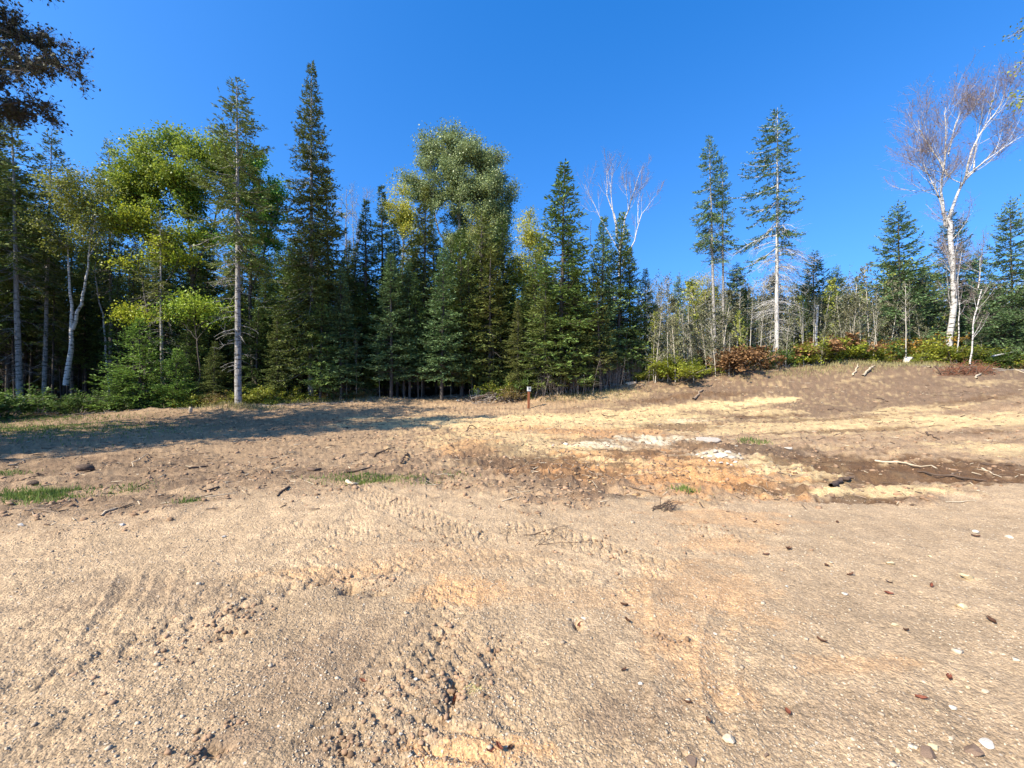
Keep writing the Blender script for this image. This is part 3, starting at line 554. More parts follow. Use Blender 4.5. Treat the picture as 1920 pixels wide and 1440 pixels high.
def plant(name, parts, px, d, top=None, h0=None, label=None, cat='tree', group=None, rz=None, wide=1.0, py=None, lean=0, H_=None):
    """place copies of meshes under one Empty at the base; top = photo row of the tip (sets the height)"""
    if py is not None: P = Gz(px, py)
    else: P = Vector(((px-960)/F*d, d, 0)); P.z = H(P.x, P.y)-.03
    e = link(name, None); e.location = P; tag(e, label, cat, group)
    h = H_ if H_ else (CH-(top-720)/F*P.y)-P.z if top is not None else h0
    s = h/h0; e.scale = (s*wide, s*wide, s); rr_ = random.Random(int(px*7+d*13)).uniform(0, 6.28) if rz is None else rz; q_ = random.Random(int(px*3+d*101)); e.rotation_euler = (q_.uniform(-.022, .022), lean+q_.uniform(-.022, .022), rr_)
    for nm, me in parts: link(nm, me, e)
    return e

# ------------------------------------------------------------------ conifers and broadleaved trees of the left and centre
SP1 = [(0, .05), (.1, .25), (.25, .5), (.5, .85), (.75, 1), (1, .7)]
def one(name, parts, h0, rows):
    for r in rows: plant(name, parts, h0=h0, **r)
g_in = 'conifers crowding the dark forest interior'
tall1 = conifer(1, 15, .44, 2.05, SP1, SPR, BK_G, tr=1.15, dz=.30, nb=(4, 6), gap=.10, dead=60, deadlen=1.5, klen=.2, kw=.06, low=-22, dens=1.0, top=35)
one('spruce_tree', tall1, 15, [dict(px=447, d=20.2, top=143, label='tall spruce with pale bare trunk at the clearing edge, left of the narrow spire', rz=.4)])
spire = conifer(2, 18.5, .10, 2.5, SPIRE, SPR, BK_G, dz=.24, nb=(5, 7), dead=20, klen=.2, kw=.065, low=-28, top=35, dens=1.15, sag=.14)
one('fir_tree', spire, 18.5, [dict(px=583, d=23.2, top=127, label='tallest conifer, a narrow dark spire with a pencil thin tip', rz=1.)])
up1 = conifer(3, 15, .42, 2.0, SP1, SPR, BK_G, dz=.33, nb=(4, 6), dead=55, deadlen=1.4, klen=.2, kw=.065, low=-20, gap=.05)
one('spruce_tree', up1, 15, [
 dict(px=38, d=21.5, top=200, label='thick grey trunked spruce nearest the left edge of the forest', rz=0),
 dict(px=82, d=23, top=235, label='spruce with thin pale trunk beside the thick grey one', rz=2, wide=.85),
 dict(px=208, d=25.5, top=262, label='spruce poking above the yellow green maple on its left', rz=3.6, wide=.8),
 dict(px=-45, d=21, top=170, label='spruce cut by the left picture edge, its branches over bushes', rz=4),
 dict(px=135, d=29, top=330, label='slim spruce behind the forked white birch', rz=5, wide=.8)])
thin = conifer(4, 12, .5, 1.2, SP1, OLV, BK_G, dz=.36, nb=(3, 5), dead=80, deadlen=1.6, klen=.2, kw=.06, gap=.1)
one('spruce_tree', thin, 12, [dict(px=305, d=21.8, top=395, label='thin spruce whose straight grey trunk shows below the maple crown', rz=0)])
firA = conifer(5, 9, .12, 1.5, FIRP, FIR, BK_D, gap=.10, dz=.185, dead=14, low=-8, top=50, nb=(5, 7), klen=.17, kw=.06, dens=1.2)
firB = conifer(6, 9, .16, 1.35, FIRP, FIRB, BK_D, dz=.185, dead=14, low=-5, top=50, nb=(5, 7), klen=.17, kw=.06, dens=1.2)
firC = conifer(7, 9, .12, 1.75, FIRP, SPR, BK_D, gap=.18, onesided=.15, dz=.185, dead=20, low=-18, top=45, nb=(5, 7), klen=.17, kw=.06, dens=1.2)
firD = conifer(8, 9, .22, 1.1, FIRP, OLV, BK_D, dz=.24, dead=18, low=-12, top=45, nb=(4, 6), klen=.17, kw=.06, dens=1.1)
firT = conifer(9, 14, .2, 1.5, SPIRE, FIR, BK_D, dz=.21, dead=24, low=-20, top=45, nb=(5, 7), klen=.19, kw=.065, dens=1.1)
firU = conifer(10, 14, .16, 1.8, SPIRE, OLV, BK_D, gap=.22, onesided=.2, dz=.21, dead=24, low=-22, top=45, nb=(5, 7), klen=.19, kw=.065, dens=1.1)
K = {'A': (firA, 9), 'B': (firB, 9), 'C': (firC, 9), 'D': (firD, 9), 'T': (firT, 14), 'U': (firU, 14)}
for k, px, d, top, wd_, lab in [
 ('C',622,25,330,.8,'dark fir close against the right side of the tall spire'),
 ('T',685,25.2,372,1.0,'dark fir with a slim pointed tip rising right of the leafless twigs'),
 ('T',722,27.5,350,.9,'slender fir tip just left of the yellow poplar'),
 ('U',793,27,350,1.0,'olive spired fir in front of the poplar and broad aspen'),
 ('T',818,28,395,.8,'small dark fir tip in front of the aspen trunk'),
 ('U',662,27,455,.9,'olive fir tucked behind the leafless twiggy tree'),
 ('T',745,26,410,.9,'fir behind the three blue green firs at the clearing edge'),
 ('A',600,22.4,520,.9,'young green fir at the foot of the tall spire'),
 ('B',640,22.8,500,.95,'young fir with two dark stems right of the spire'),
 ('A',548,24.5,450,.9,'dark fir filling the gap left of the tall spire'),
 ('C',520,22.6,585,.9,'low green fir between the pale trunk and the spire'),
 ('B',733,23.6,478,1.0,'blue green fir, first of three along the dark clearing edge'),
 ('B',768,24.2,490,.9,'blue green fir, middle of three along the dark clearing edge'),
 ('B',828,23.8,465,1.0,'blue green fir on a thin bare stem before the darkest forest'),
 ('A',866,25.2,430,1.1,'dark green fir below the broad aspen crown'),
 ('C',903,25.6,400,1.0,'dark bushy fir at the right foot of the aspen'),
 ('A',945,26.4,415,1.05,'fir at the right rim of the aspen crown, over the darkest gap'),
 ('D',918,24.6,470,1.2,'thin olive fir with bare lower stem over the darkest gap'),
 ('C',1000,25.4,470,.9,'olive fir behind the wooden marker post'),
 ('A',1049,23.8,311,1.0,'tall fir with a sharp tip directly right of the marker post'),
 ('C',1020,23.2,520,1.05,'bushy fir on the left flank of the sharp tipped fir'),
 ('C',1082,23.4,505,1.0,'bushy fir on the right flank of the sharp tipped fir'),
 ('B',1124,24.2,409,.85,'left of twin fir tips below the white dead birch'),
 ('A',1157,25,400,.85,'right of twin fir tips below the white dead birch'),
 ('B',1184,25.5,462,.9,'fir on the right flank of the twin tips'),
 ('A',1207,26.6,505,.85,'last fir of the dense forest before the sapling thicket'),
 ('D',1126,23.0,520,1.1,'fir on a straight pale thin stem near the tan boulder'),
 ('U',1062,25.6,430,.8,'olive fir behind the sharp tipped fir'),
 ('C',262,20.6,600,1.3,'bright green young fir standing low below the lime maple'),
 ('C',330,20.8,655,1.3,'low spreading fir in front of the grey trunk of the thin spruce'),
 ('C',225,20.2,690,1.5,'lowest young fir by the left forest edge'),
 ('C',400,21.2,640,1.2,'low fir immediately left of the tall pale trunk'),
 ('A',478,23,560,1.0,'fir in shade immediately right of the tall pale trunk'),
 ('A',372,23,560,1.0,'shaded fir under the maple between two pale trunks')]:
    pts, h0 = K[k]
    if k == 'C' and px in (262, 330, 225): pts = [(n_m, m_) for n_m, m_ in pts]
    plant('fir_tree', pts, px, d, top, h0, lab, wide=wd_*1.25)
# the young firs in the left foreground are lighter: own mesh with the young needle material
yf = conifer(11, 4, .04, 1.5, FIRP, YFIR, BK_D, dz=.14, dead=0, low=0, top=45, nb=(6, 8), klen=.13, kw=.045, dens=1.3)
for o in [o for o in C.objects if o.get('label', '') in ('bright green young fir standing low below the lime maple', 'low spreading fir in front of the grey trunk of the thin spruce', 'lowest young fir by the left forest edge')]:
    for ch, (nm, me) in zip(list(o.children), yf + [(None, None)]):
        if me: ch.data = me; ch.name = nm
        else: bpy.data.objects.remove(ch)
    k = 9/4; o.scale = (o.scale[0]*k*.72, o.scale[1]*k*.72, o.scale[2]*k)
# forest interior
rnd = random.Random(5)
bare = conifer(12, 14, .42, 1.7, SP1, SPR, BK_D, tr=.8, dz=.36, nb=(3, 5), dead=70, deadlen=1.3, klen=.24, kw=.08, dens=.8)
bare2 = conifer(13, 14, .22, 2.0, SP1, FIR, BK_D, tr=.8, dz=.34, nb=(4, 6), dead=60, deadlen=1.4, klen=.24, kw=.09, dens=.8)
K['E'] = (bare, 14); K['G'] = (bare2, 14)
tlx = [-900, -300, 0, 60, 110, 230, 330, 520, 600, 700, 800, 950, 1060, 1150, 1220]; tly = [260, 260, 330, 350, 400, 400, 400, 410, 430, 440, 430, 440, 455, 500, 580]
NI = 0
for row, (d0, nrow) in enumerate([(24.5, 24), (27, 30), (30, 32), (34, 34), (39, 30), (46, 26)]):
    for i in range(nrow):
        px = -260+1460*(i+rnd.uniform(.1, .9))/nrow; d = d0+rnd.uniform(-1, 1.2)
        if px > 1130 and d < 27: continue
        top = np.interp(px, tlx, tly)+rnd.uniform(0, 90)+(25 if row < 2 else 0)
        kk = rnd.choice('EEGGE' if px < 480 else 'AGCTUG')
        pts, h0 = K[kk]
        plant('conifer', pts, px, d, top, h0, 'dark conifer standing among many alike in the shaded forest interior', group=g_in, wide=rnd.uniform(.8, 1.15)); NI += 1
# conifers standing beyond the left picture edge: they shade the clearing
wallt = conifer(14, 14, .42, 1.6, SP1, SPR, BK_G, dz=.5, nb=(3, 4), gap=.3, dead=30, deadlen=1.2, klen=.24, kw=.08, dens=.8); K['X'] = (wallt, 14)
wall_ = [(-26+9.6*t-o_*.78+.4*math.sin(t*31), -2.5+11.7*t+o_*.4+.5*math.sin(t*47+1), h) for t, o_, h in [(-.35,0,15),(-.1,0,14),(.05,4,17),(.12,0,15.5),(.25,2.5,17),(.34,0,14.5),(.45,4,17),(.52,.5,15),(.63,3,16.5),(.7,0,15),(.8,3,17),(.86,0,15.5),(.98,.8,14.5),(1.0,4,17),(1.12,2,15),(1.2,4.5,17)]]
for i, (x, y, h) in enumerate(wall_):
    p = 'conifer'; pts, h0 = K['XXE'[i % 3]]; e = link(p, None); e.location = (x, y, H(x, y)); tag(e, 'conifer of the shaded forest wall running off past the left edge', 'tree', 'conifers beyond the left edge')
    e.scale = (h/h0*1.1, h/h0*1.1, h/h0); e.rotation_euler = (0, 0, i*1.3)
    for nm, me in pts: link(nm, me, e)

# low firs added as light blockers to keep the forest base dark
for i in range(64):
    px = -60+1260*(i+rnd.random())/64; d = rnd.uniform(26.5, 40); top = rnd.uniform(600, 690)-(d-27)*3
    pts, h0 = K[rnd.choice('AC')]; plant('blocker_conifer', pts, px, d, top, h0, 'low young conifer added to block light inside the forest', group='young conifers added to block light', wide=rnd.uniform(1.4, 2.0))
for i in range(16):
    x = rnd.uniform(-44, -27); y = rnd.uniform(12, 34); pts, h0 = K[rnd.choice('EGG')]; e = link('conifer', None); e.location = (x, y, H(x, y)); s1 = rnd.uniform(.95, 1.2); e.scale = (s1, s1, s1); e.rotation_euler = (0, 0, i*2.1)
    tag(e, 'conifer of the shaded forest wall running off past the left edge', 'tree', 'conifers beyond the left edge')
    for nm, me in pts: link(nm, me, e)
rg = np.random.default_rng(77)
def W_(px, py, d, x0, y0, z0): return ((px-960)*d/F-x0, d-y0, CH-(py-720)*d/F-z0)
def broad(name, px, d, label, trunk_px, crowns, **kw):
    """trunk and crown given by where they stand at distance d, in metres from the tree's own base"""
    x0 = (px-960)*d/F; z0 = H(x0, d); 
    trunks = [([W_(a, b, d+dd, x0, d, z0) for a, b, dd in tr], r) for tr, r in trunk_px]
    trunks = [([(0, 0, -.05) if i == 0 and q[2] < .6 else q for i, q in enumerate(P)], r) for P, r in trunks]
    cl = []
    for (a, b, hw, hh, n, dep) in crowns:
        c = W_(a, b, d, x0, d, z0); cl += dome(rg, n, c, (hw*d/F, dep, hh*d/F), kw.get('rmin', .45), kw.get('rmax', .9))
    k2 = {k: v for k, v in kw.items() if k not in ('rmin', 'rmax')}
    parts = leafy(abs(int(px)), trunks, cl, **k2); e = link(name, None); e.location = (x0, d, z0); tag(e, label, 'tree')
    for nm, me in parts: link(nm, me, e)
    return e
broad('maple_tree', 345, 24, 'broad maple with yellow green crown behind the pale trunked spruce', [([(352, 750, 0), (356, 640, 0), (362, 520, 0), (350, 400, 0), (330, 300, 0)], .16), ([(362, 520, 0), (330, 470, .3), (270, 400, .3), (240, 340, 0)], .09), ([(362, 520, 0), (400, 430, .5), (420, 330, .5)], .08)],
      [(330, 300, 90, 48, 40, 2.2), (250, 345, 60, 50, 20, 1.6), (300, 400, 95, 60, 30, 2.2), (395, 320, 75, 70, 32, 2.2), (215, 345, 36, 34, 9, 1), (340, 460, 80, 40, 16, 2)], leaf=.15, nleaf=430, spread=.95, mat=MAP, bark=BK_D, rmin=.4, rmax=.9)
broad('maple_tree', 478, 25, 'dark green maple between the pale trunk and the narrow spire', [([(470, 750, 0), (468, 600, 0), (470, 480, 0), (480, 350, 0)], .14), ([(468, 560, 0), (500, 460, .2), (520, 380, 0)], .07)],
      [(480, 345, 50, 58, 28, 1.7), (502, 410, 42, 60, 24, 1.6), (460, 450, 60, 60, 20, 2)], leaf=.15, nleaf=420, spread=.85, mat=leaf_mat('green_maple_leaves', (.045, .13, .022), (.20, .33, .04), .38, .45, .45), bark=BK_D, rmin=.35, rmax=.8)
broad('maple_tree', 262, 22.3, 'young maple with layered lime leaves between the birch and the grey trunk', [([(285, 745, 0), (283, 640, 0), (270, 540, 0), (245, 430, 0)], .07), ([(283, 640, 0), (262, 600, 0), (235, 590, 0)], .03), ([(278, 560, 0), (320, 520, 0), (340, 470, 0)], .04)],
      [(232, 412, 42, 26, 13, 1.0), (318, 470, 45, 22, 10, 1.0), (240, 492, 20, 10, 4, .5), (262, 588, 50, 10, 8, .6)], leaf=.15, nleaf=330, mat=MAPY, bark=BK_D, rmin=.3, rmax=.65, flat=.4, spread=1.7)
broad('maple_tree', 375, 21.6, 'small maple with a leafy shelf at half height left of the pale trunk', [([(372, 750, 0), (370, 650, 0), (362, 590, 0)], .05), ([(370, 640, 0), (330, 590, 0)], .03)],
      [(370, 570, 42, 22, 12, .9), (318, 582, 36, 12, 7, .6), (410, 585, 26, 16, 6, .6)], leaf=.13, nleaf=330, mat=leaf_mat('shelf_maple_leaves', (.08, .18, .02), (.32, .38, .04), .38, .45, .45), bark=BK_D, rmin=.3, rmax=.65, flat=.45, spread=1.7)
broad('aspen_tree', 868, 31, 'broad round grey green aspen towering over the central firs', [([(868, 740, 0), (868, 560, 0), (862, 440, 0), (850, 300, 0)], .20), ([(866, 480, 0), (890, 400, .3), (905, 310, .3)], .11), ([(865, 500, 0), (820, 430, -.3), (805, 340, 0)], .10), ([(866, 500, 0), (920, 440, 0), (945, 390, 0)], .08)],
      [(850, 285, 58, 36, 46, 2.4), (820, 335, 52, 50, 44, 2.4), (882, 325, 66, 55, 60, 2.8), (922, 365, 46, 46, 40, 2.4), (880, 405, 85, 55, 66, 2.8), (900, 465, 74, 52, 50, 2.6), (797, 272, 22, 20, 8, 1), (772, 350, 20, 20, 7, 1)], leaf=.135, nleaf=560, spread=.9, mat=ASP, bark=BK_G, rmin=.42, rmax=.85, flat=.9)
broad('poplar_tree', 757, 29, 'yellow leaved poplar to the left of the broad aspen', [([(757, 740, 0), (757, 560, 0), (755, 360, 0)], .11)], [(755, 385, 28, 50, 16, 1.2), (765, 440, 34, 50, 14, 1.3)], leaf=.13, nleaf=420, mat=YEL_, bark=BK_G, flat=.9)
broad('poplar_tree', 992, 27.5, 'patchy yellow poplar between the aspen and the sharp tipped fir', [([(996, 740, 0), (994, 560, 0), (992, 420, 0)], .10)], [(992, 430, 26, 32, 10, 1), (985, 500, 36, 50, 16, 1.3), (1010, 470, 22, 40, 7, 1)], leaf=.12, nleaf=330, mat=YEL_, bark=BK_G, flat=.9)
broad('poplar_tree', 905, 27.2, 'gold flecked poplar in front of the aspen, among dark firs', [([(905, 740, 0), (900, 560, 0), (900, 420, 0)], .08)], [(895, 430, 40, 25, 9, 1), (915, 465, 35, 25, 7, 1)], leaf=.10, nleaf=120, mat=YEL_, bark=BK_G, flat=.9)
broad('forked_birch', 124, 22, 'forked white trunked birch with thin yellow crown near the left', [([(124, 722, 0), (133, 660, 0), (136, 615, 0), (131, 540, 0), (128, 420, 0)], .13), ([(136, 618, 0), (152, 575, 0), (160, 530, 0), (168, 480, 0), (176, 380, 0)], .085)],
      [(150, 360, 52, 45, 20, 1.6), (120, 430, 40, 60, 14, 1.4), (180, 420, 40, 50, 12, 1.4)], leaf=.11, nleaf=420, mat=BIRL, bark=BK_W, flat=.8)
broad('oak_tree', -90, 27, 'olive crowned broadleaf filling in behind the leftmost spruces', [([(-60, 750, 0), (-40, 520, 0), (0, 380, 0)], .15)], [(10, 400, 80, 60, 18, 2), (60, 460, 60, 60, 12, 2)], leaf=.12, nleaf=320, mat=BIRL, bark=BK_D)
broad('birch_tree', 190, 24.5, 'slim white birch with crooked stem right of the forked birch', [([(205, 730, 0), (198, 640, 0), (190, 580, 0), (180, 530, 0), (178, 450, 0)], .06)], [(185, 430, 30, 30, 7, 1)], leaf=.1, nleaf=120, mat=BIRL, bark=BK_W)
broad('twiggy_tree', 655, 27, 'sparse half leafless tree between the spire and the pointed fir', [([(655, 740, 0), (655, 560, 0), (648, 420, 0), (650, 355, 0)], .07), ([(655, 560, 0), (670, 470, 0), (668, 400, 0)], .04)], [(650, 385, 22, 36, 7, .8), (665, 440, 24, 36, 7, .8)], leaf=.08, nleaf=26, mat=YEL_, bark=BK_G, flat=.9)
broad('birch_tree', 2035, 11, 'near broadleaf tree showing only leaf tips at the right edge', [([(2060, 870, 0), (2060, 400, 0), (2040, 0, 0)], .12), ([(2055, 260, 0), (1980, 140, 0), (1930, 60, 0)], .03)],
      [(1938, 40, 16, 30, 6, .4), (1945, 100, 20, 16, 4, .4), (1950, 175, 28, 14, 6, .4), (2040, 100, 80, 120, 16, .9), (1962, 378, 34, 20, 6, .5), (2030, 300, 60, 60, 10, .8)], leaf=.08, nleaf=330, mat=BIRL, bark=BK_G, rmin=.22, rmax=.4, flat=.7)

# ------------------------------------------------------------------ dead and bare birches
def limbed(name, px, d, label, limbs, **kw):
    x0 = (px-960)*d/F; z0 = H(x0, d); L_ = []
    for pts, r0, r1 in limbs:
        P = [W_(a, b, d+dd, x0, d, z0) for a, b, dd in pts]
        if P[0][2] < .6: P[0] = (P[0][0], P[0][1], -.05)
        L_.append((P, r0, r1))
    parts = barebirch(abs(int(px)), L_, **kw); e = link(name, None); e.location = (x0, d, z0); tag(e, label, 'tree')
    for nm, me in parts: link(nm, me, e)
limbed('overhanging_tree', -330, 10.5, 'near broadleaf tree whose dark leafy limb hangs in at the top left', [
  ([(-330, 870, 0), (-330, 500, 0), (-320, 150, 0), (-300, -120, 0)], .20, .06), ([(-325, 330, 0), (-150, 205, .2), (0, 140, .3), (90, 120, .3), (150, 140, .3)], .06, .006),
  ([(-325, 400, 0), (-150, 250, -.3), (-20, 190, -.3), (70, 175, -.2)], .05, .006), ([(-320, 250, 0), (-120, 130, .5), (0, 80, .6), (80, 85, .6)], .05, .006), ([(-320, 150, 0), (-150, 50, 0), (-60, 15, 0), (10, 40, 0)], .05, .006),
  ([(-310, 50, 0), (-120, -20, .3), (0, -40, .3), (80, -18, .3)], .05, .006), ([(-325, 430, 0), (-160, 300, .3), (-40, 235, .3), (30, 225, .3)], .05, .006), ([(-325, 300, 0), (-200, 160, -.8), (-60, 120, -.9), (50, 145, -.9)], .05, .006),
  ([(-325, 420, 0), (-260, 300, .8), (-160, 190, 1.2), (-60, 60, 1.2)], .05, .01), ([(-325, 380, 0), (-420, 250, .3), (-520, 120, .3)], .05, .01), ([(-322, 200, 0), (-250, 40, -1), (-180, -80, -1.4)], .05, .01)],  # limbs out of view, added for the shade they cast
  levels=2, nsub=12, twl=.46, bark=BK_D, twig=BK_D, tw0=.24, ntw=26, leaves=.85, leafmat=DARKL, up=-.05)
limbed('dead_birch', 1166, 28, 'dead white birch with bare spreading limbs above the twin firs', [
  ([(1166, 735, 0), (1164, 600, 0), (1160, 520, 0), (1158, 450, 0)], 0.106, 0.066), ([(1158, 450, 0), (1150, 400, .3), (1137, 365, .4), (1136, 318, .4)], 0.066, 0.008), ([(1158, 450, 0), (1152, 410, -.2), (1145, 350, -.3), (1148, 310, -.4)], 0.046, 0.007),
  ([(1162, 480, 0), (1172, 410, .2), (1188, 360, .2), (1208, 305, .3)], 0.066, 0.007), ([(1178, 395, .2), (1177, 385, .2), (1173, 345, 0)], 0.026, 0.013),
  ([(1164, 500, 0), (1190, 450, -.2), (1203, 400, -.3), (1226, 365, -.3)], 0.053, 0.007), ([(1160, 470, 0), (1126, 410, .3), (1108, 375, .3), (1096, 350, .3)], 0.033, 0.005), ([(1196, 420, -.2), (1198, 380, .2), (1205, 345, .4)], 0.026, 0.005)],
  levels=2, nsub=7, twl=.85, twig=BK_P, tw0=.32, ntw=6, up=.9)
limbed('bare_birch', 1775, 24.5, 'big white birch with bare purple twigged crown on the right', [
  ([(1777, 688, 0), (1777, 600, 0), (1776, 500, 0), (1775, 420, 0)], 0.158, 0.112), ([(1775, 425, 0), (1770, 385, 0), (1764, 350, .2), (1770, 300, .3), (1772, 230, .3), (1774, 205, .3)], 0.079, 0.013),
  ([(1772, 425, 0), (1765, 385, -.2), (1752, 350, -.3), (1740, 320, -.3)], 0.059, 0.02), ([(1775, 420, 0), (1790, 385, .2), (1806, 345, .2), (1830, 320, .3), (1870, 285, .4), (1915, 250, .5)], 0.086, 0.013),
  ([(1806, 345, .2), (1818, 300, -.3), (1846, 240, -.5), (1880, 205, -.6), (1892, 175, -.6)], 0.059, 0.013), ([(1778, 330, .2), (1760, 295, .5), (1738, 262, .7), (1728, 240, .8), (1726, 222, .8)], 0.053, 0.01),
  ([(1778, 290, .2), (1790, 240, .6), (1800, 210, .7)], 0.04, 0.008), ([(1826, 320, .2), (1840, 250, .6), (1848, 195, .9)], 0.046, 0.008), ([(1812, 330, -.3), (1850, 300, -.8), (1900, 262, -1.0), (1950, 235, -1.2)], 0.04, 0.008), ([(1745, 330, -.3), (1736, 322, -.4), (1734, 312, -.4)], 0.02, 0.013)],
  levels=2, nsub=12, twl=1.3, twig=BK_P, tw0=.46, ntw=6, leaves=.15, leafmat=PUR, up=.7)
limbed('broken_birch', 1528, 26.5, 'short broken white birch trunk between two dark firs on the right', [([(1528, 690, 0), (1528, 620, 0), (1532, 570, 0)], 0.086, 0.066)], levels=1, nsub=2, twl=.5, ntw=3)
limbed('leaning_birch', 1818, 22, 'slender white birch leaning right beside the red brush heap', [([(1818, 690, 0), (1822, 620, 0), (1834, 540, 0)], 0.036, 0.023), ([(1834, 540, 0), (1838, 480, 0)], 0.023, 0.007)], levels=2, nsub=8, twl=.7, leaves=.35, leafmat=SAPL, ntw=6)
limbed('thin_birch', 1793, 23, 'thin white birch immediately right of the big birch trunk', [([(1793, 690, 0), (1797, 600, 0), (1800, 540, 0), (1802, 470, 0)], 0.03, 0.008)], levels=2, nsub=8, twl=.6, leaves=.35, leafmat=SAPL, ntw=6)
limbed('dead_birch', 1130, 25.2, 'white birch stem winding up through the firs left of the twin tips', [([(1122, 735, 0), (1121, 640, 0), (1119, 560, 0), (1122, 505, 0), (1112, 480, .2), (1110, 420, .3)], 0.05, 0.013)], levels=1, nsub=4, twl=.5, ntw=3)
limbed('leafless_tree', 668, 27.6, 'leafless branchy tree in the sky gap right of the spire', [([(664, 740, 0), (660, 560, 0), (662, 440, 0), (655, 375, 0)], 0.046, 0.007), ([(661, 500, 0), (680, 430, .2), (684, 380, .3)], 0.026, 0.005)], levels=2, nsub=9, twl=.8, bark=BK_G, twig=BK_G, ntw=6, tw0=.3)

# ------------------------------------------------------------------ right side: tall thinned spruces, firs
r1 = conifer(21, 15, .52, 1.6, [(0, .05), (.15, .35), (.5, .75), (.8, 1), (1, .9)], FIRB, BK_G, dz=.33, nb=(4, 6), dead=110, deadlen=1.3, klen=.2, kw=.07, low=-20, gap=.05)
r2 = conifer(22, 15, .50, 1.7, [(0, .05), (.3, .5), (.8, 1), (1, .9)], FIRB, BK_G, dz=.36, nb=(3, 5), dead=60, deadlen=1.0, klen=.2, kw=.07, low=-15, gap=.2, longs=((6.8, 0.1, 2.7), (6.1, .3, 2.3), (5.5, -.1, 1.5)))
one('spruce_tree', r1, 15, [dict(px=1341, d=27, top=249, label='left trunk of the tall paired spruces on the right, topped by the tip', rz=0, wide=.9)])
one('spruce_tree', r2, 15, [dict(px=1357, d=27.4, top=300, label='right trunk of the paired spruces, with long low limbs reaching right', rz=0, wide=.85)])
r3 = conifer(23, 16.5, .44, 2.3, [(0, .05), (.1, .28), (.25, .62), (.5, .85), (.8, 1), (1, .95)], FIRB, bark_mat('pale_grey_bark', (.30, .27, .24), (.62, .58, .52)), dz=.40, nb=(3, 5), dead=150, deadlen=2.4, klen=.21, kw=.07, low=-24, gap=.30, onesided=.28, top=25)
one('spruce_tree', r3, 16.5, [dict(px=1457, d=25.2, top=200, label='tallest spruce of the right side, single white grey trunk and ragged crown', rz=-.6)])
wf = conifer(24, 8.5, .12, 2.3, [(0, .04), (.15, .3), (.4, .62), (.7, .9), (1, 1)], FIRB, BK_D, dz=.26, dead=10, low=0, top=40, nb=(5, 6), klen=.18, kw=.06, dens=1.05)
for px, d, top, wd_, lab in [(1690,26.5,382,1.0,'wide fir left of the big birch, tallest dark crown beside it'),(1785,27,398,.85,'fir standing directly behind the big birch trunk'),(1900,23.5,372,.8,'tall fir at the far right picture edge'),
  (1386,29,494,.9,'dark pointed fir just right of the paired spruces'),(1525,30,472,1.05,'dark fir right of the tallest right side spruce'),(1566,31,500,.9,'smaller dark fir right of the broken birch trunk'),(1272,31,518,.7,'slim fir rising from the saplings left of the paired spruces'),
  (1838,28,470,.8,'fir between the big birch and the right edge'),(1955,22,430,1.0,'fir half outside the right picture edge'),(1870,25,540,1.1,'low fir behind the leaning birch'),(1920,24,560,1.2,'low wide fir at the right edge above the slope'),(1735,30,500,1.,'fir behind the saplings left of the big birch')]:
    plant('fir_tree', wf, px, d, top, 8.5, lab, wide=wd_)
broad('young_poplar', 1320, 30, 'yellowish young poplar left of the paired spruces', [([(1318, 690, 0), (1318, 600, 0), (1318, 520, 0)], .05)], [(1318, 535, 20, 26, 9, 1), (1300, 560, 16, 26, 6, 1), (1330, 570, 18, 24, 6, 1)], leaf=.10, nleaf=150, mat=YEL_, bark=BK_S, flat=.9)

# sapling belt on the right
SV = [(sapling(60+i, 4.5, [SAPL, SAPL, BIRL, SAPL][i % 4], [1300, 900, 1100, 600][i % 4], low=.16, leaf=.095, spread=.7), 4.5) for i in range(8)]
SB = [(sapling(70+i, 4.5, SAPL, 140, low=.5, leaf=.07, bark=bark_mat('pale_sapling_bark%d' % i, (.30, .26, .20), (.56, .51, .43))), 4.5) for i in range(2)]
for i in range(274):
    px = rnd.uniform(1205, 1960); f = rnd.random(); d = 25+12*f
    top = 560+18*math.sin(px*.021)+rnd.uniform(-45, 40)-(15 if px > 1500 else 0)
    if 1745 < px < 1830 and rnd.random() < .6: continue
    pts, h0 = rnd.choice(SV) if rnd.random() < .62 else rnd.choice(SB)
    plant('sapling', pts, px, d, top, h0, 'thin sapling with sparse small leaves in the belt above the right slope', group='saplings above the right slope', wide=rnd.uniform(.8, 1.3))
for i in range(22):
    px = 1215+31.5*i+rnd.uniform(-14, 14); d = rnd.uniform(23.6, 25.4)
    if abs(px-1775) > 25: plant('sapling', rnd.choice(SB)[0] if i % 2 else rnd.choice(SV)[0], px, d, rnd.uniform(530, 610), 4.5, 'thin sapling with sparse small leaves in the belt above the right slope', group='saplings above the right slope', wide=rnd.uniform(.7, 1.1))
for px, d, top, lab in [(1625,25.5,475,'tallest wispy sapling, left of the wide fir'),(1228,24,560,'sapling beside the yellow green shrub at the forest corner'),(1700,24,500,'pale leaning sapling left of the big birch'),(1424,25,560,'bare pale sapling left of the white grey spruce'),(1590,26,500,'wispy sapling between the small dark fir and the wide fir')]:
    plant('sapling', SB[0][0] if 'pale' in lab else SV[3][0], px, d, top, 4.5, lab, lean=.03)
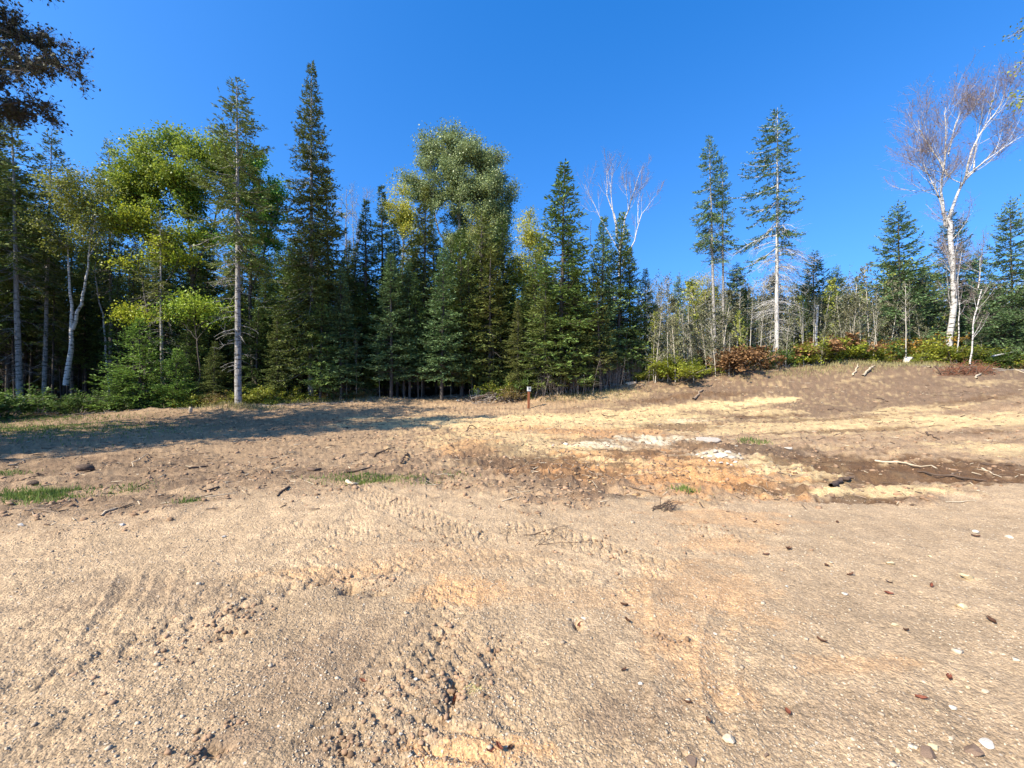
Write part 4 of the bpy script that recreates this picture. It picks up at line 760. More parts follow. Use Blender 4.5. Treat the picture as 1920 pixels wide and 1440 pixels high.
# thin stems and twiggy brush under the central firs
TH = [thicket(80+i, 1.0, 2.0, 26) for i in range(3)]
for i, (px, d, h) in enumerate([(1010,23.6,1.6),(1040,23.4,2.0),(1068,23.6,1.8),(1095,23.8,2.2),(1130,24.2,2.0),(1158,24.6,2.2),(1185,25,2.0),(975,24.4,1.5),(1075,24.6,2.4),(905,25.6,1.6)]):
    plant('brush_thicket', TH[i % 3], px, d, None, 2.0, 'tangle of bare brown stems below the firs right of the marker post', 'brush', 'bare stem thickets under the central firs', H_=h)
for i, (px, d, top, wd_) in enumerate([(613,22.9,600,.5),(650,23.2,590,.5),(668,23.4,600,.6),(712,24,600,.6),(790,24.6,600,.6),(845,25,610,.6),(868,25.4,620,.6),(925,24.4,600,.6),(940,24.6,620,.6),(1075,23.6,620,.5),(1098,23.9,600,.5),(1145,24.3,600,.5),(1170,24.6,600,.5),(1195,25.2,600,.5)]):
    plant('thin_sapling', SB[i % 2][0], px, d, top, 4.5, 'thin bare stemmed sapling in front of the dark central firs', group='thin saplings before the central forest', wide=wd_)

# shrubs, ferns and brush along the edge
shY = shrub(90, 1.2, 1.2, SHRG, 2600, .095); shG = shrub(91, 1.2, 1.0, SHRD, 2400, .09); shR = shrub(92, 1.3, .9, RUST, 2800, .11, droop=.5); shO = shrub(93, 1.1, .9, ORGL, 1500, .085)
shL = shrub(94, 1.3, .9, leaf_mat('mixed_shrub_leaves', (.08, .14, .02), (.36, .35, .05), .35, .5, .4, 1.2), 2300, .095); shB = shrub(95, 1.1, .8, leaf_mat('browning_bush_leaves', (.12, .09, .03), (.30, .22, .08), .3, .6, .3, 1.5), 2000, .07)
for i, (kd, px, d, h, wd_, lab) in enumerate([
 ('Y',1270,24.2,1.45,1.3,'bright yellow green shrub, biggest of the row, near the forest corner'),('Y',1308,24.8,1.1,1.,'yellow green shrub between the biggest bright one and the rusty ferns'),('Y',1232,24.6,1.2,1.,'yellow green shrub at the corner of the dense forest'),
 ('R',1350,25.2,1.3,1.1,'rusty brown fern clump below the paired spruces'),('R',1392,25.2,1.2,1.2,'rusty brown fern clump right of the one below the paired spruces'),('R',1428,25.4,1.1,1.,'rusty fern clump next to the dark green bush'),
 ('G',1465,24.8,1.1,.9,'dark green bush at the foot of the white grey spruce'),('Y',1500,25,1.1,1.1,'yellow green shrub right of the dark green bush'),('L',1540,25,1.3,1.1,'green and yellow shrub below the broken birch trunk'),('Y',1575,25.2,1.45,1.2,'tall yellow green shrub in the middle of the right slope'),
 ('G',1592,24.6,1.0,1.1,'dark green shrub in front of the tall yellow green one'),('L',1630,24.8,1.1,1.1,'mixed green shrub behind the pale split stumps'),('R',1560,26,1.5,1.2,'rusty shrub peeping out behind the yellow green ones'),('O',1690,25,1.4,1.1,'orange leaved shrub left of the pale rock'),
 ('L',1712,24.6,1.1,1.1,'green shrub beside the orange leaved one'),('L',1745,24.4,1.3,1.2,'yellow green shrub at the left foot of the big birch'),('Y',1725,23.6,.7,1.2,'low yellow fern patch in front of the pale rock'),('L',1785,23.6,1.1,1.1,'shrub between the big birch and the red brush heap'),
 ('G',1860,23,.9,1.4,'low green shrub right of the red brush heap'),('L',1900,23,1.1,1.2,'shrub below the low fir at the right edge'),('O',1755,25.4,1.7,1.,'orange shrub behind the big birch trunk'),('G',1660,25.8,1.4,1.2,'green shrub behind the leaning pale sapling'),
 ('G',918,24.6,.9,1.2,'fresh green bush left of the marker post, beside the root heap'),('L',942,24,.9,1.2,'green bush with yellow tips left of the marker post'),('B',958,23.6,.75,1.2,'low brownish bush immediately left of the marker post'),('B',978,23.9,.8,1.,'low brownish bush just behind the marker post'),
 ('G',1003,24,1.4,.9,'soft green pine bush behind the marker post'),('G',995,24.6,1.9,.9,'taller green bush behind the soft pine bush'),
 ('G',8,17,1.1,1.5,'shaded green bush at the left picture edge above the grass'),('G',-60,16,1.2,1.5,'shaded bush cut by the left picture edge'),('G',70,19.4,.9,1.3,'dark bush under the thick grey trunk'),('G',150,20,.9,1.3,'dark low bush under the forked birch'),('G',205,19.6,.8,1.2,'dark low bush left of the young bright fir'),
 ('L',440,21,.6,1.4,'light green undergrowth bush around the tall pale trunk'),('L',500,22,.8,1.3,'light green undergrowth between the pale trunk and the spire'),('L',545,22.8,.8,1.3,'light green undergrowth at the left foot of the spire'),('L',470,22.4,.9,1.2,'undergrowth bush right of the tall pale trunk'),('L',350,20.8,.7,1.2,'yellow green undergrowth by the small white stump'),('B',400,20.8,.7,1.1,'brownish undergrowth between the small white stump and pale trunk'),
 ('B',630,23.4,.7,1.5,'sparse brownish undergrowth under the young firs by the spire'),('B',690,24.2,.6,1.5,'sparse undergrowth at the edge of the dark forest'),('L',1205,24.8,.6,1.2,'small green shrub right of the tan boulder'),('L',1650,24,.6,1.2,'low green plants right of the pale split stumps')]):
    pts, h0 = {'Y': (shY, 1.2), 'R': (shR, .9), 'G': (shG, 1.0), 'L': (shL, .9), 'O': (shO, .9), 'B': (shB, .8)}[kd]
    e = plant('shrub' if kd != 'R' else 'fern_clump', pts, px, d, None, h0, lab, 'shrub' if kd != 'R' else 'ferns', H_=h*(.98 if px > 1200 else 1), wide=wd_*(1.15 if px > 1200 else 1))

# far wood behind everything, reads as one mass
fw = Geo(); r5 = np.random.default_rng(9)
for i in range(640):
    a = r5.uniform(-1.4, 1.5); d = r5.uniform(52, 95); x = a*d
    if i % 4 == 0: x = -r5.uniform(46, 90); d = r5.uniform(-40, 60)
    if i % 16 == 1: x = r5.uniform(60, 95); d = r5.uniform(0, 60)
    h = r5.uniform(7, 12)*(1.25 if a < .2 else .62)*d/60; z0 = 1.2
    n = 230; t = r5.uniform(-.05, 1, n); ph = r5.uniform(0, 6.28, n); rr2 = (1-t)*h*.2*r5.uniform(.5, 1.1, n)
    P = np.c_[x+np.cos(ph)*rr2*.3, d+np.sin(ph)*rr2*.3, z0+h*t]; Dv = np.c_[np.cos(ph), np.sin(ph), -.15+0*t]; fw.kites(P, Dv, r5.normal(0, 1, (n, 3)), rr2+.4, .35+.3*(1-t))
tag(fw.obj('far_woods', FIR), 'distant dark forest seen through gaps behind the trees', kind='stuff')

# ------------------------------------------------------------------ stones, leaves, wood on the ground
def stone_mat(name, c1, c2, sc_=9):
    m, n, b, N, L = nodes(name); b.inputs['Roughness'].default_value = .9; b.inputs['Specular IOR Level'].default_value = .15; oi = N('ShaderNodeObjectInfo'); tc = N('ShaderNodeTexCoord'); geo = N('ShaderNodeNewGeometry')
    no = N('ShaderNodeTexNoise'); no.inputs['Scale'].default_value = sc_; no.inputs['Detail'].default_value = 6; L(tc.outputs['Object'], no.inputs['Vector'])
    a = N('ShaderNodeMath'); a.operation = 'MULTIPLY_ADD'; a.inputs[1].default_value = .8; L(geo.outputs['Random Per Island'], a.inputs[0]); 
    c = N('ShaderNodeMath'); c.operation = 'SUBTRACT'; c.inputs[1].default_value = .35; L(no.outputs[0], c.inputs[0]); L(c.outputs[0], a.inputs[2])
    mx = N('ShaderNodeMix'); mx.data_type = 'RGBA'; mx.inputs[6].default_value = (*c1, 1); mx.inputs[7].default_value = (*c2, 1); L(a.outputs[0], mx.inputs[0]); L(mx.outputs[2], b.inputs['Base Color'])
    bp = N('ShaderNodeBump'); bp.inputs['Strength'].default_value = .5; bp.inputs['Distance'].default_value = .01; L(no.outputs[0], bp.inputs['Height']); L(bp.outputs[0], b.inputs['Normal']); return m
ST_W = stone_mat('white_stone', (.36, .31, .25), (.64, .57, .47)); ST_T = stone_mat('tan_stone', (.36, .27, .18), (.66, .52, .36)); ST_Y = stone_mat('yellow_stone', (.42, .33, .18), (.62, .50, .30))
ST_D = stone_mat('brown_stone', (.10, .065, .045), (.24, .16, .11)); ST_G = stone_mat('grey_stone', (.20, .165, .13), (.46, .40, .33)); PEB = stone_mat('gravel_pebbles', (.23, .165, .11), (.55, .44, .31), 3); CLD = stone_mat('earth_clods', (.15, .09, .05), (.40, .25, .15), 5)
def cubesphere(n):
    V = []; F_ = []; idx = {}
    def vid(p):
        k = tuple(np.round(p, 5)); 
        if k not in idx: idx[k] = len(V); V.append(p)
        return idx[k]
    for ax in range(3):
        for sg in (-1, 1):
            g = [[None]*(n+1) for _ in range(n+1)]
            for i in range(n+1):
                for j in range(n+1):
                    p = [0, 0, 0]; p[ax] = sg; p[(ax+1) % 3] = -1+2*i/n; p[(ax+2) % 3] = -1+2*j/n; g[i][j] = vid(np.array(p, float))
            for i in range(n):
                for j in range(n):
                    q = [g[i][j], g[i+1][j], g[i+1][j+1], g[i][j+1]]; F_.append(q if sg > 0 else q[::-1])
    return norm(np.array(V)), np.array(F_)
CS6 = cubesphere(6); CS1 = cubesphere(1); CS2 = cubesphere(2)
CS12 = cubesphere(12)
def rock_mesh(seed, mat, ang_=.62, flat=.6, cs=CS12):
    V, F_ = cs; rg = np.random.default_rng(seed); U = V.copy()
    for _ in range(11):                    # shave facets off the ball
        nrm = norm(rg.normal(0, 1, 3)); k = rg.uniform(.42, .82); d = U@nrm; U = np.where((d > k)[:, None], U-(d-k)[:, None]*nrm*ang_*1.6, U)
    U = U*(1+.10*noise(V[:, 0]*2+seed, V[:, 1]*2+V[:, 2]*1.7, seed)[:, None])*[1, rg.uniform(.6, .9), flat]
    return mesh('stone', U, F_, mat, True)
def stone(px, py, wpx, mat, label, cat='stone', flat=.55, name='stone', seed=None, sink=.25, group=None, d=None):
    P = Gz(px, py) if d is None else Vector(((px-960)/F*d, d, H((px-960)/F*d, d)))
    r = wpx/2*(.86 if wpx < 20 else 1)*P.y/F; sd_ = seed or int(px*3+py); o = link(name, rock_mesh(sd_, mat, flat=flat)); o.location = (P.x, P.y, P.z+r*flat*(1-2*sink)*.9)
    o.scale = (r*1.05, r*1.05, r*1.05); o.rotation_euler = (0, 0, (sd_*1.7) % 3.14-1.57 if wpx < 14 else .3*math.sin(sd_)); tag(o, label, cat, group); return o
stone(1183, 722, 21, ST_T, 'large tan boulder at the foot of the twin tipped firs', 'boulder', .5, 'boulder')
stone(858, 753, 13, ST_T, 'tan boulder at the dark forest edge left of the root heap', 'boulder', .6, 'boulder')
stone(1703, 672, 26, ST_W, 'pale rock half hidden in shrubs left of the big birch', 'boulder', .7, 'boulder', d=23.8, sink=.0)
stone(1478, 843, 17, ST_G, 'grey stone between yellow sand and dark soil, right of the crumbled white rock', 'stone', .5)
stone(1325, 829, 48, ST_G, 'wide dull grey rock behind the crumbled white one', 'rock', .32, 'rock')
stone(1352, 858, 34, ST_W, 'crumbled white rock, largest pale rock in the middle of the clearing', 'rock', .42, 'rock')
for i, (px, py, wp) in enumerate([(1322,852,13),(1331,858,12),(1340,866,10),(1372,860,15),(1379,869,12),(1352,869,12),(1386,853,11),(1316,860,9),(1364,871,9),(1341,849,16),(1364,850,15),(1330,866,8),(1390,862,9),(1372,874,8),(1308,855,8)]):
    stone(px, py, wp, ST_W if i % 3 else ST_G, 'pale broken fragment lying around the crumbled white rock', 'stone', .6, group='fragments of the crumbled white rock')
for px, py, wp, mt, lb in [
 (1037,836,10,ST_G,'dark edged stone at the left end of the white sand streak'),(1060,834,14,ST_W,'pale stone left of the white sand streak'),(1140,838,11,ST_T,'tan stone lying on the white sand streak'),
 (1785,1330,17,ST_W,'bright white pebble, brightest on the lower right gravel'),(1758,1334,10,ST_Y,'yellowish pebble left of the bright white one'),(1781,1387,13,ST_T,'tan pebble below the bright white one'),(1813,1291,12,ST_Y,'flat yellowish pebble above right of the bright white one'),(1849,1299,15,ST_T,'flat tan pebble near the right edge, above the dark stones'),
 (1467,1234,13,ST_T,'tan pebble alone on the gravel, level with the dark leaf to its right'),(1585,1117,14,ST_W,'white angular pebble left of the yellow pebble group'),(1668,1059,18,ST_Y,'yellow pebble, largest of the upper right group'),(1715,1082,12,ST_Y,'yellow pebble right of the largest yellow one'),
 (1813,1086,22,ST_Y,'long flat yellow stone at the upper right'),(1804,1141,22,ST_Y,'flat yellow stone below the long one on the right'),(1679,1174,17,ST_Y,'yellow pebble touching a dark dry leaf'),(1892,1008,16,ST_W,'white pebble near the right edge, highest on the gravel'),(1829,999,14,ST_W,'white pebble left of the highest one near the right edge'),
 (1749,1403,22,ST_Y,'yellow pebble behind the dark flat stone at the bottom right'),(1736,1414,34,ST_D,'dark flat stone at the bottom right, left of the other dark one'),(1828,1414,36,ST_D,'dark flat stone at the bottom right, right of the other dark one'),(1847,1397,26,ST_W,'pale speckled stone above the right dark flat stone'),(1683,1411,14,ST_Y,'yellow pebble left of the left dark flat stone'),
 (1367,1392,26,ST_T,'smooth tan oval stone at the bottom, right of centre'),(1297,1432,24,ST_D,'brown stone at the bottom edge right of the red leaves'),(1202,1286,13,ST_W,'white pebble on grey gravel right of the pale grass tuft'),(1341,1190,10,ST_W,'small white pebble on the orange soil'),(1475,1101,10,ST_W,'small white pebble left of the angular white one'),
 (1437,1421,14,ST_D,'small brown stone at the bottom between two tan ones'),(1452,1192,8,ST_W,'tiny white pebble above the lone tan one'),(780,1275,14,ST_W,'white pebble at the end of the chevron tyre print'),(751,1379,12,ST_W,'white pebble at the left end of the ribbed clay'),(840,1354,12,ST_W,'white pebble between the ribbed clay and the clod line'),
 (1094,1161,12,ST_W,'white pebble above the red leaf in the small crack'),(769,1420,11,ST_W,'white pebble at the bottom, on the ribbed clay'),(1840,1410,8,ST_G,'small grey pebble touching the right dark flat stone'),(718,1392,12,ST_T,'tan pebble at the bottom left of the ribbed clay'),(1600,1390,10,ST_T,'tan pebble near the bottom between oval stone and dark stones'),
 (1745,1045,9,ST_Y,'small yellow pebble above the yellow group on the right'),(1560,1010,8,ST_Y,'small yellow pebble high on the right gravel'),(1640,1020,9,ST_T,'tan pebble above the largest yellow one'),(1880,1230,10,ST_T,'tan pebble by the right edge, halfway down the gravel'),(230,985,12,ST_W,'pale chip on the left where dirt meets gravel'),(40,986,14,ST_W,'pale chip at the left edge where dirt meets gravel'),(420,1008,9,ST_W,'pale chip on the left gravel under the dirt'),(1380,838,9,ST_G,'small stone at the right end of the grey rock')]:
    stone(px, py, wp, mt, lb)

def leaf_mesh(seed, L_=1, W=.6):
    rg = np.random.default_rng(seed); n, m = 7, 5; V = []; curl = rg.uniform(.7, 1.6); roll = rg.uniform(.8, 2.0)
    for i in range(n):
        t = i/(n-1); w_ = W*math.sin(math.pi*min(1, t*.92+.05))**.8*(1+.22*(i % 2))
        for j in range(m):
            v = -1+2*j/(m-1); V.append((t-.5+.06*abs(v)*((j % 2)*2-1), v*w_*.5*math.cos(roll*abs(v)*.6), .22*v*v*roll*.5+.25*curl*(t-.5)**2*1.6+rg.normal(0, .025)))
    F_ = [(i*m+j, (i+1)*m+j, (i+1)*m+j+1, i*m+j+1) for i in range(n-1) for j in range(m-1)]; return np.array(V)*L_, F_
LFM = [leaf_mat('dry_brown_leaf', (.05, .026, .017), (.13, .065, .04), .12, .7, .2, 20), leaf_mat('dry_red_leaf', (.11, .035, .02), (.22, .075, .045), .18, .6, .3, 20)]
for i, (px, py, wp, r_, lb) in enumerate([
 (1170,1138,15,0,'upper of two brown leaves on the orange soil patch'),(1177,1167,16,0,'lower of two brown leaves on the orange soil patch'),(1478,1032,17,0,'dark dry leaf high on the right gravel, largest up there'),(1437,1042,12,0,'narrow dry leaf left of the largest high one'),
 (1550,1062,13,0,'dry leaf below right of the largest high one'),(1595,1080,14,0,'dry leaf left of the yellow pebble group'),(1667,1094,11,0,'dry leaf just below the largest yellow pebble'),(1746,1101,15,1,'reddish leaf below the long flat yellow stone'),(1666,1115,14,1,'reddish leaf between the yellow pebble group and the white angular pebble'),
 (1860,1167,20,0,'dry leaf near the right edge, right of the flat yellow stone'),(1699,1184,13,0,'dark dry leaf touching a yellow pebble'),(1540,1205,17,0,'dark leaf alone in the middle of the right gravel'),(1779,1274,22,1,'reddish brown leaf above the bright white pebble'),(1728,1312,19,1,'reddish brown leaf left of the bright white pebble'),
 (1478,1339,19,1,'reddish leaf low on the right gravel above the bottom stones'),(1416,981,9,0,'small dry leaf near the twig clump, left of another'),(1458,985,9,1,'small reddish leaf near the top of the right gravel'),(1087,1174,15,1,'red leaf in the small crack under a white pebble'),(681,1280,16,1,'red brown leaf left of the chevron tyre print'),
 (852,1317,19,1,'bright red leaf beside the line of clods'),(921,1416,20,1,'red leaf at the bottom, left of three'),(936,1406,20,1,'red leaf at the bottom, middle of three'),(956,1406,17,0,'dark red leaf at the bottom, right of three'),(1290,1320,14,0,'brown leaf on the right rut edge'),(1328,1355,16,0,'dull leaf at the foot of the orange rut'),(1170,1258,12,0,'flat dull leaf above the white pebble on grey gravel'),(1830,1008,12,0,'dull leaf below a white pebble near the right edge'),(1570,980,9,0,'tiny dry leaf high on the gravel below the bark slab')]):
    P = Gz(px, py, .006); V, F_ = leaf_mesh(i+40); s = wp*P.y/F; o = link('dry_leaf', mesh('dry_leaf', V*s, F_, LFM[r_], True)); o.location = P; o.rotation_euler = (.25*math.sin(i*3), .2*math.cos(i*5), i*1.9); tag(o, lb, 'leaf')

def stick_obj(pts, r, mat, label, name='stick', cat='stick', lift=.6, br=(), k=6, arch=None, seed=0):
    rg = np.random.default_rng(seed+int(pts[0][0])); W3 = [Gz(*p) for p in pts]; n = 9; t = np.linspace(0, 1, n); kk = np.linspace(0, 1, len(W3))
    Q = np.stack([np.interp(t, kk, [q[i] for q in W3]) for i in range(3)], 1); L = np.linalg.norm(Q[-1]-Q[0]); Q[1:-1, :2] += rg.normal(0, .018*L, (n-2, 2)); Q[:, 2] = Hv(Q[:, 0], Q[:, 1])+r*lift
    hump = np.maximum.accumulate(Q[:, 2]) if False else Q[:, 2]; lin = np.interp(t, [0, 1], [hump[0], hump[-1]]); Q[:, 2] = np.maximum(hump, lin)*.6+hump*.4
    if arch: Q[:, 2] += arch*L*np.sin(t*np.pi)
    g = Geo(); rad = r*(1-.45*t)*(1+.18*rg.normal(0, 1, n).clip(-1, 1)); g.tube(Q, rad, k)
    for f, dx, dy, dz in br: b = np.array([np.interp(f, t, Q[:, i]) for i in range(3)]); g.tube(curve(b, b+np.array([dx, dy, dz]), rg.normal(0, .02, 3), 5), [r*.6, r*.5, r*.4, r*.3, r*.15], 5)
    o0 = Q[0].copy(); g.V = [v-o0 for v in g.V]; o = g.obj(name, mat, None, True); o.location = o0; tag(o, label, cat); return o
stick_obj([(1558,914),(1578,906),(1600,899)], .045, WOODD, 'thick dark slab of bark on yellow sand, right of centre', 'bark_slab', 'bark slab', k=5)
stick_obj([(1722,886),(1745,894),(1790,898),(1850,903)], .022, WOODD, 'long dark crooked root on the dark wet soil at right', 'root', 'root', br=((.25, -.06, -.28, .02), (.6, .3, .05, .05)), arch=.03)
stick_obj([(1840,880),(1858,888),(1878,897)], .012, WOODP, 'pale thin stick beside the dark soil near the right edge', br=((.3, -.12, .1, .02),))
stick_obj([(1772,943),(1805,944),(1830,940)], .009, WOODP, 'pale thin stick at the lower rim of the dark soil')
stick_obj([(1300,750),(1308,742),(1318,733)], .065, WOOD, 'short brown log tilted on the bank below the yellow green shrubs', 'log', 'log')
stick_obj([(1640,866),(1700,872),(1757,880)], .022, WOODP, 'long pale rod lying across the dark wet soil')
stick_obj([(1553,770),(1565,767),(1580,772)], .03, WOODD, 'small dark branch on the slope above the sand', br=((.5, .1, .3, .05),))
stick_obj([(1737,813),(1750,822),(1762,826)], .022, WOODD, 'dark twig on the right slope above the dark soil', br=((.3, -.1, .3, .1),))
stick_obj([(1645,748),(1655,751),(1665,755)], .035, WOODD, 'dark chunk of root in the middle of the right slope')
stick_obj([(1760,765),(1785,768)], .02, WOODD, 'dark straight stick on the right slope near the edge')
stick_obj([(1600,706),(1608,684)], .05, WOODP, 'pale split stake standing below the yellow green shrubs', 'split_stump', 'stump')
stick_obj([(1618,706),(1640,688)], .06, WOODP, 'pale split log leaning right of the standing stake', 'split_log', 'log', arch=.04)
stick_obj([(1745,690),(1744,679)], .05, WOODP, 'small pale stub at the top of the slope below the big birch', 'split_stump', 'stump')
stick_obj([(1832,712),(1833,700),(1828,690)], .045, WOODP, 'pale broken stub right of the red brush heap', 'split_stump', 'stump')
stick_obj([(1905,695),(1925,703)], .04, WOODP, 'pale log end at the right edge of the slope', 'log', 'log')
stick_obj([(250,876),(262,868),(278,852)], .012, WOODP, 'thin pale stick on the brown dirt at left, near the shadow', arch=.05)
stick_obj([(355,881),(375,877),(390,875)], .024, WOODD, 'dark stick on the brown dirt left of centre')
stick_obj([(380,924),(395,920),(410,914)], .022, WOODD, 'dark stick lower on the brown dirt left of centre')
stick_obj([(384,933),(410,930),(440,925)], .010, WOODP, 'thin pale stick right below the dark stick on the left dirt')
stick_obj([(578,881),(590,884),(602,881)], .035, WOODD, 'chunky dark wood piece on the dirt, left of the chevron marks')
stick_obj([(702,857),(722,848),(740,840)], .020, WOODD, 'dark branch on the dirt below the shadow edge', arch=.01)
stick_obj([(752,872),(756,864),(764,852)], .028, WOODD, 'dark root scrap right of the dark branch', arch=.05)
stick_obj([(650,888),(672,884),(694,878)], .018, WOODD, 'dark stick above the small grass patch')
stick_obj([(650,905),(660,911),(672,909)], .030, WOODP, 'pale knobbly root on the small grass patch', 'root', 'root')
stick_obj([(874,810),(882,806),(892,802)], .022, WOODD, 'small dark branch on the yellow sand', arch=.1)
stick_obj([(820,891),(840,892),(852,892)], .010, WOODP, 'pale straw like stick at the lower end of the cleat marks')
stick_obj([(542,915),(525,925),(520,932)], .018, WOODD, 'small dark forked scrap on the brown dirt', br=((.4, .12, .05, .03),))
stick_obj([(1180,913),(1205,920),(1226,928)], .012, WOODD, 'thin dark stick at the lower lip of the orange clay')
stick_obj([(1128,777),(1140,783),(1160,779)], .02, WOODD, 'short stick on the pale sand track')
stick_obj([(190,970),(200,960),(218,955)], .014, WOODP, 'pale forked stick at the left where dirt meets gravel', br=((.5, .1, .03, .03),))
stick_obj([(15,875),(30,872),(45,864)], .014, WOODP, 'pale stick by the left edge just below the shadow')
stick_obj([(870,745),(915,752),(960,745)], .02, BK_B, 'long pale branch in the root heap left of the marker post', arch=.05, br=((.3, .4, -.2, .3), (.6, .3, -.1, .35)))
stick_obj([(1003,750),(1010,742),(1016,733)], .018, BK_B, 'thin stick leaning on the mound right of the marker post', arch=.1)
stick_obj([(1150,725),(1165,718),(1185,712)], .05, BK_G, 'grey fallen pole slanting up behind the tan boulder', 'fallen_pole', 'log', arch=.1)
stick_obj([(640,745),(665,722),(700,690)], .025, BK_G, 'fallen bare pole leaning in the dark gap under the young firs', 'fallen_pole', 'log', arch=.1)
for (a, b, c, lb) in [((1735,668,24), (1790,652,25.5), (1840,640,27), 'long pale fallen trunk slanting through the shrubs by the big birch'), ((1860,668,22), (1890,662,22.5), (1930,652,23), 'pale fallen trunk slanting up at the right edge')]:
    P = [np.array(((q[0]-960)/F*q[2], q[2], CH-(q[1]-720)/F*q[2])) for q in (a, b, c)]; g = Geo(); g.tube(np.array(P)-P[0], [.045, .035, .02], 6); o = g.obj('fallen_birch', BK_W, None, True); o.location = P[0]; tag(o, lb, 'log')
# twig heaps on the gravel
def twigs(px, py, w_, n, r, mat, label, seed, hh=.05, name='twig_pile'):
    rg = np.random.default_rng(seed); P = Gz(px, py); g = Geo()
    for i in range(n):
        a = rg.normal(.5, .5); c = rg.normal(0, w_*.25, 2)*[1, .6]; L = w_*rg.uniform(.3, .9); d_ = np.array([math.cos(a), math.sin(a)])*L/2; q = np.stack([c-d_, c, c+d_]); z = Hv(q[:, 0]+P.x, q[:, 1]+P.y)-P.z
        g.tube(curve(np.array([*q[0], z[0]+r]), np.array([*q[2], z[2]+r+rg.uniform(0, hh)]), np.array([0, 0, rg.uniform(0, hh*.5)])+rg.normal(0, .012, 3), 6), np.linspace(r, r*.3, 6), 4)
    o = g.obj(name, mat); o.location = P; tag(o, label, 'twigs')
twigs(1040, 1003, .75, 11, .0035, WOODD, 'loose spray of thin dark twigs on the gravel near the centre', 3, .04)
twigs(1253, 954, .34, 26, .006, WOODD, 'compact dark clump of twigs left of the yellow sand', 4, .09)
twigs(1230, 1345, .05, 2, .002, WOODD, 'two hair thin twigs on the grey gravel', 5, .01)

# root heap and brush heap
def heap(px, py, w_, h, n, mats, name, label, seed, d=None):
    rg = np.random.default_rng(seed); P = Gz(px, py); e = link(name, None); e.location = P; tag(e, label, 'brush heap')
    for q, (mat, fr, r, pn) in enumerate(mats):
        g = Geo(); m = int(n*fr); a = rg.uniform(0, 6.28, m); k = rg.uniform(0, 1, m)**.5*w_; c = np.c_[np.cos(a)*k, np.sin(a)*k*.5]; z = Hv(c[:, 0]+P.x, c[:, 1]+P.y)-P.z
        for i in range(m):
            L = rg.uniform(.3, 1.1)*w_*.8; v = norm(rg.normal(0, 1, 3)*[1, .6, .55]); zz = max(0, h*(1-(k[i]/w_)**2)*rg.uniform(.1, 1)); b_ = np.array([*c[i], z[i]+zz*.6]); 
            g.tube(curve(b_-v*L/2, b_+v*L/2, rg.normal(0, .08*L, 3), 5), np.linspace(r, r*.35, 5), 4)
        g.obj(pn, mat, e)
    return e
heap(925, 752, 1.5, .8, 130, [(BK_B, .6, .016, 'twigs'), (WOODD, .3, .03, 'roots')], 'root_heap', 'heap of torn roots and twigs left of the marker post', 31)
heap(1812, 700, 1.2, .9, 300, [(bark_mat('red_brush', (.13, .05, .03), (.36, .15, .08)), .85, .008, 'red_twigs'), (WOODD, .1, .03, 'branches')], 'brush_heap', 'rusty red brush heap at the top of the right slope', 32)
stb = Geo(); V, F_ = CS6; U = V*[.22, .2, .32]; U = U*(1+.25*noise(V[:, 0]*3, V[:, 1]*3+V[:, 2]*2, 5)[:, None]); stb.add(U, F_)
for a in np.linspace(0, 6.28, 8)[:-1]: stb.tube(np.array([[0, 0, -.05], [math.cos(a)*.25, math.sin(a)*.2, -.12], [math.cos(a)*.5, math.sin(a)*.4, -.2-.05*math.sin(a*3)]]), [.09, .06, .02], 5)
o = stb.obj('tree_stump', BK_B, None, True); o.location = Gz(896, 748)+Vector((0, 0, .3)); tag(o, 'weathered grey brown stump in the root heap at the forest edge', 'stump')
o = link('tree_stump', rock_mesh(77, WOODP, .4, 1.1)); P = Gz(357, 774); o.location = P+Vector((0, 0, .1)); o.scale = (.10, .10, .2); tag(o, 'small whitish stump at the left forest edge', 'stump')
o = link('root_clump', rock_mesh(78, WOODD, .2, .5)); o.location = Gz(160, 884)+Vector((0, 0, .06)); o.scale = (.17, .13, .15); tag(o, 'dark clod of roots on the dirt at left', 'root clump')
o = link('root_clump', rock_mesh(79, WOODD, .2, .5)); o.location = Gz(62, 910)+Vector((0, 0, .03)); o.scale = (.10, .08, .10); tag(o, 'small dark root clump above the bright grass patch', 'root clump')

# marker post
e = link('marker_post', None); e.location = Gz(991, 766); e.rotation_euler = (0, R_(1.5), .25); tag(e, 'reddish brown wooden post with a small white box on top', 'post')
def boxmesh(name, x0, x1, y0, y1, z0, z1, mat, bev=.006):
    import bmesh
    bm = bmesh.new(); bmesh.ops.create_cube(bm, size=1)
    for v in bm.verts: v.co = ((x0+x1)/2+v.co.x*(x1-x0), (y0+y1)/2+v.co.y*(y1-y0), (z0+z1)/2+v.co.z*(z1-z0))
    bmesh.ops.bevel(bm, geom=bm.edges[:], offset=bev, segments=2, affect='EDGES'); m = bpy.data.meshes.new(name); bm.to_mesh(m); bm.free(); m.materials.append(mat); return m
pw = bark_mat('red_brown_post_wood', (.17, .055, .025), (.33, .12, .055), (20, 20, 2)); pwh = stone_mat('white_painted_metal', (.38, .39, .38), (.52, .53, .52)); pdk = stone_mat('dark_slot', (.05, .06, .06), (.12, .13, .12))
link('shaft', boxmesh('shaft', -.05, .05, -.05, .05, -.3, .86, pw), e)
bx_ = link('box', boxmesh('box', -.085, .085, -.07, .07, .862, 1.06, pwh), e); link('lid', boxmesh('lid', -.095, .095, -.08, .08, 1.062, 1.085, pwh), bx_); link('slot_plate', boxmesh('slot_plate', -.045, .045, -.078, -.0725, .95, 1.03, pdk, .001), bx_)  # slot in the box built as a plate, its darkness put into the colour

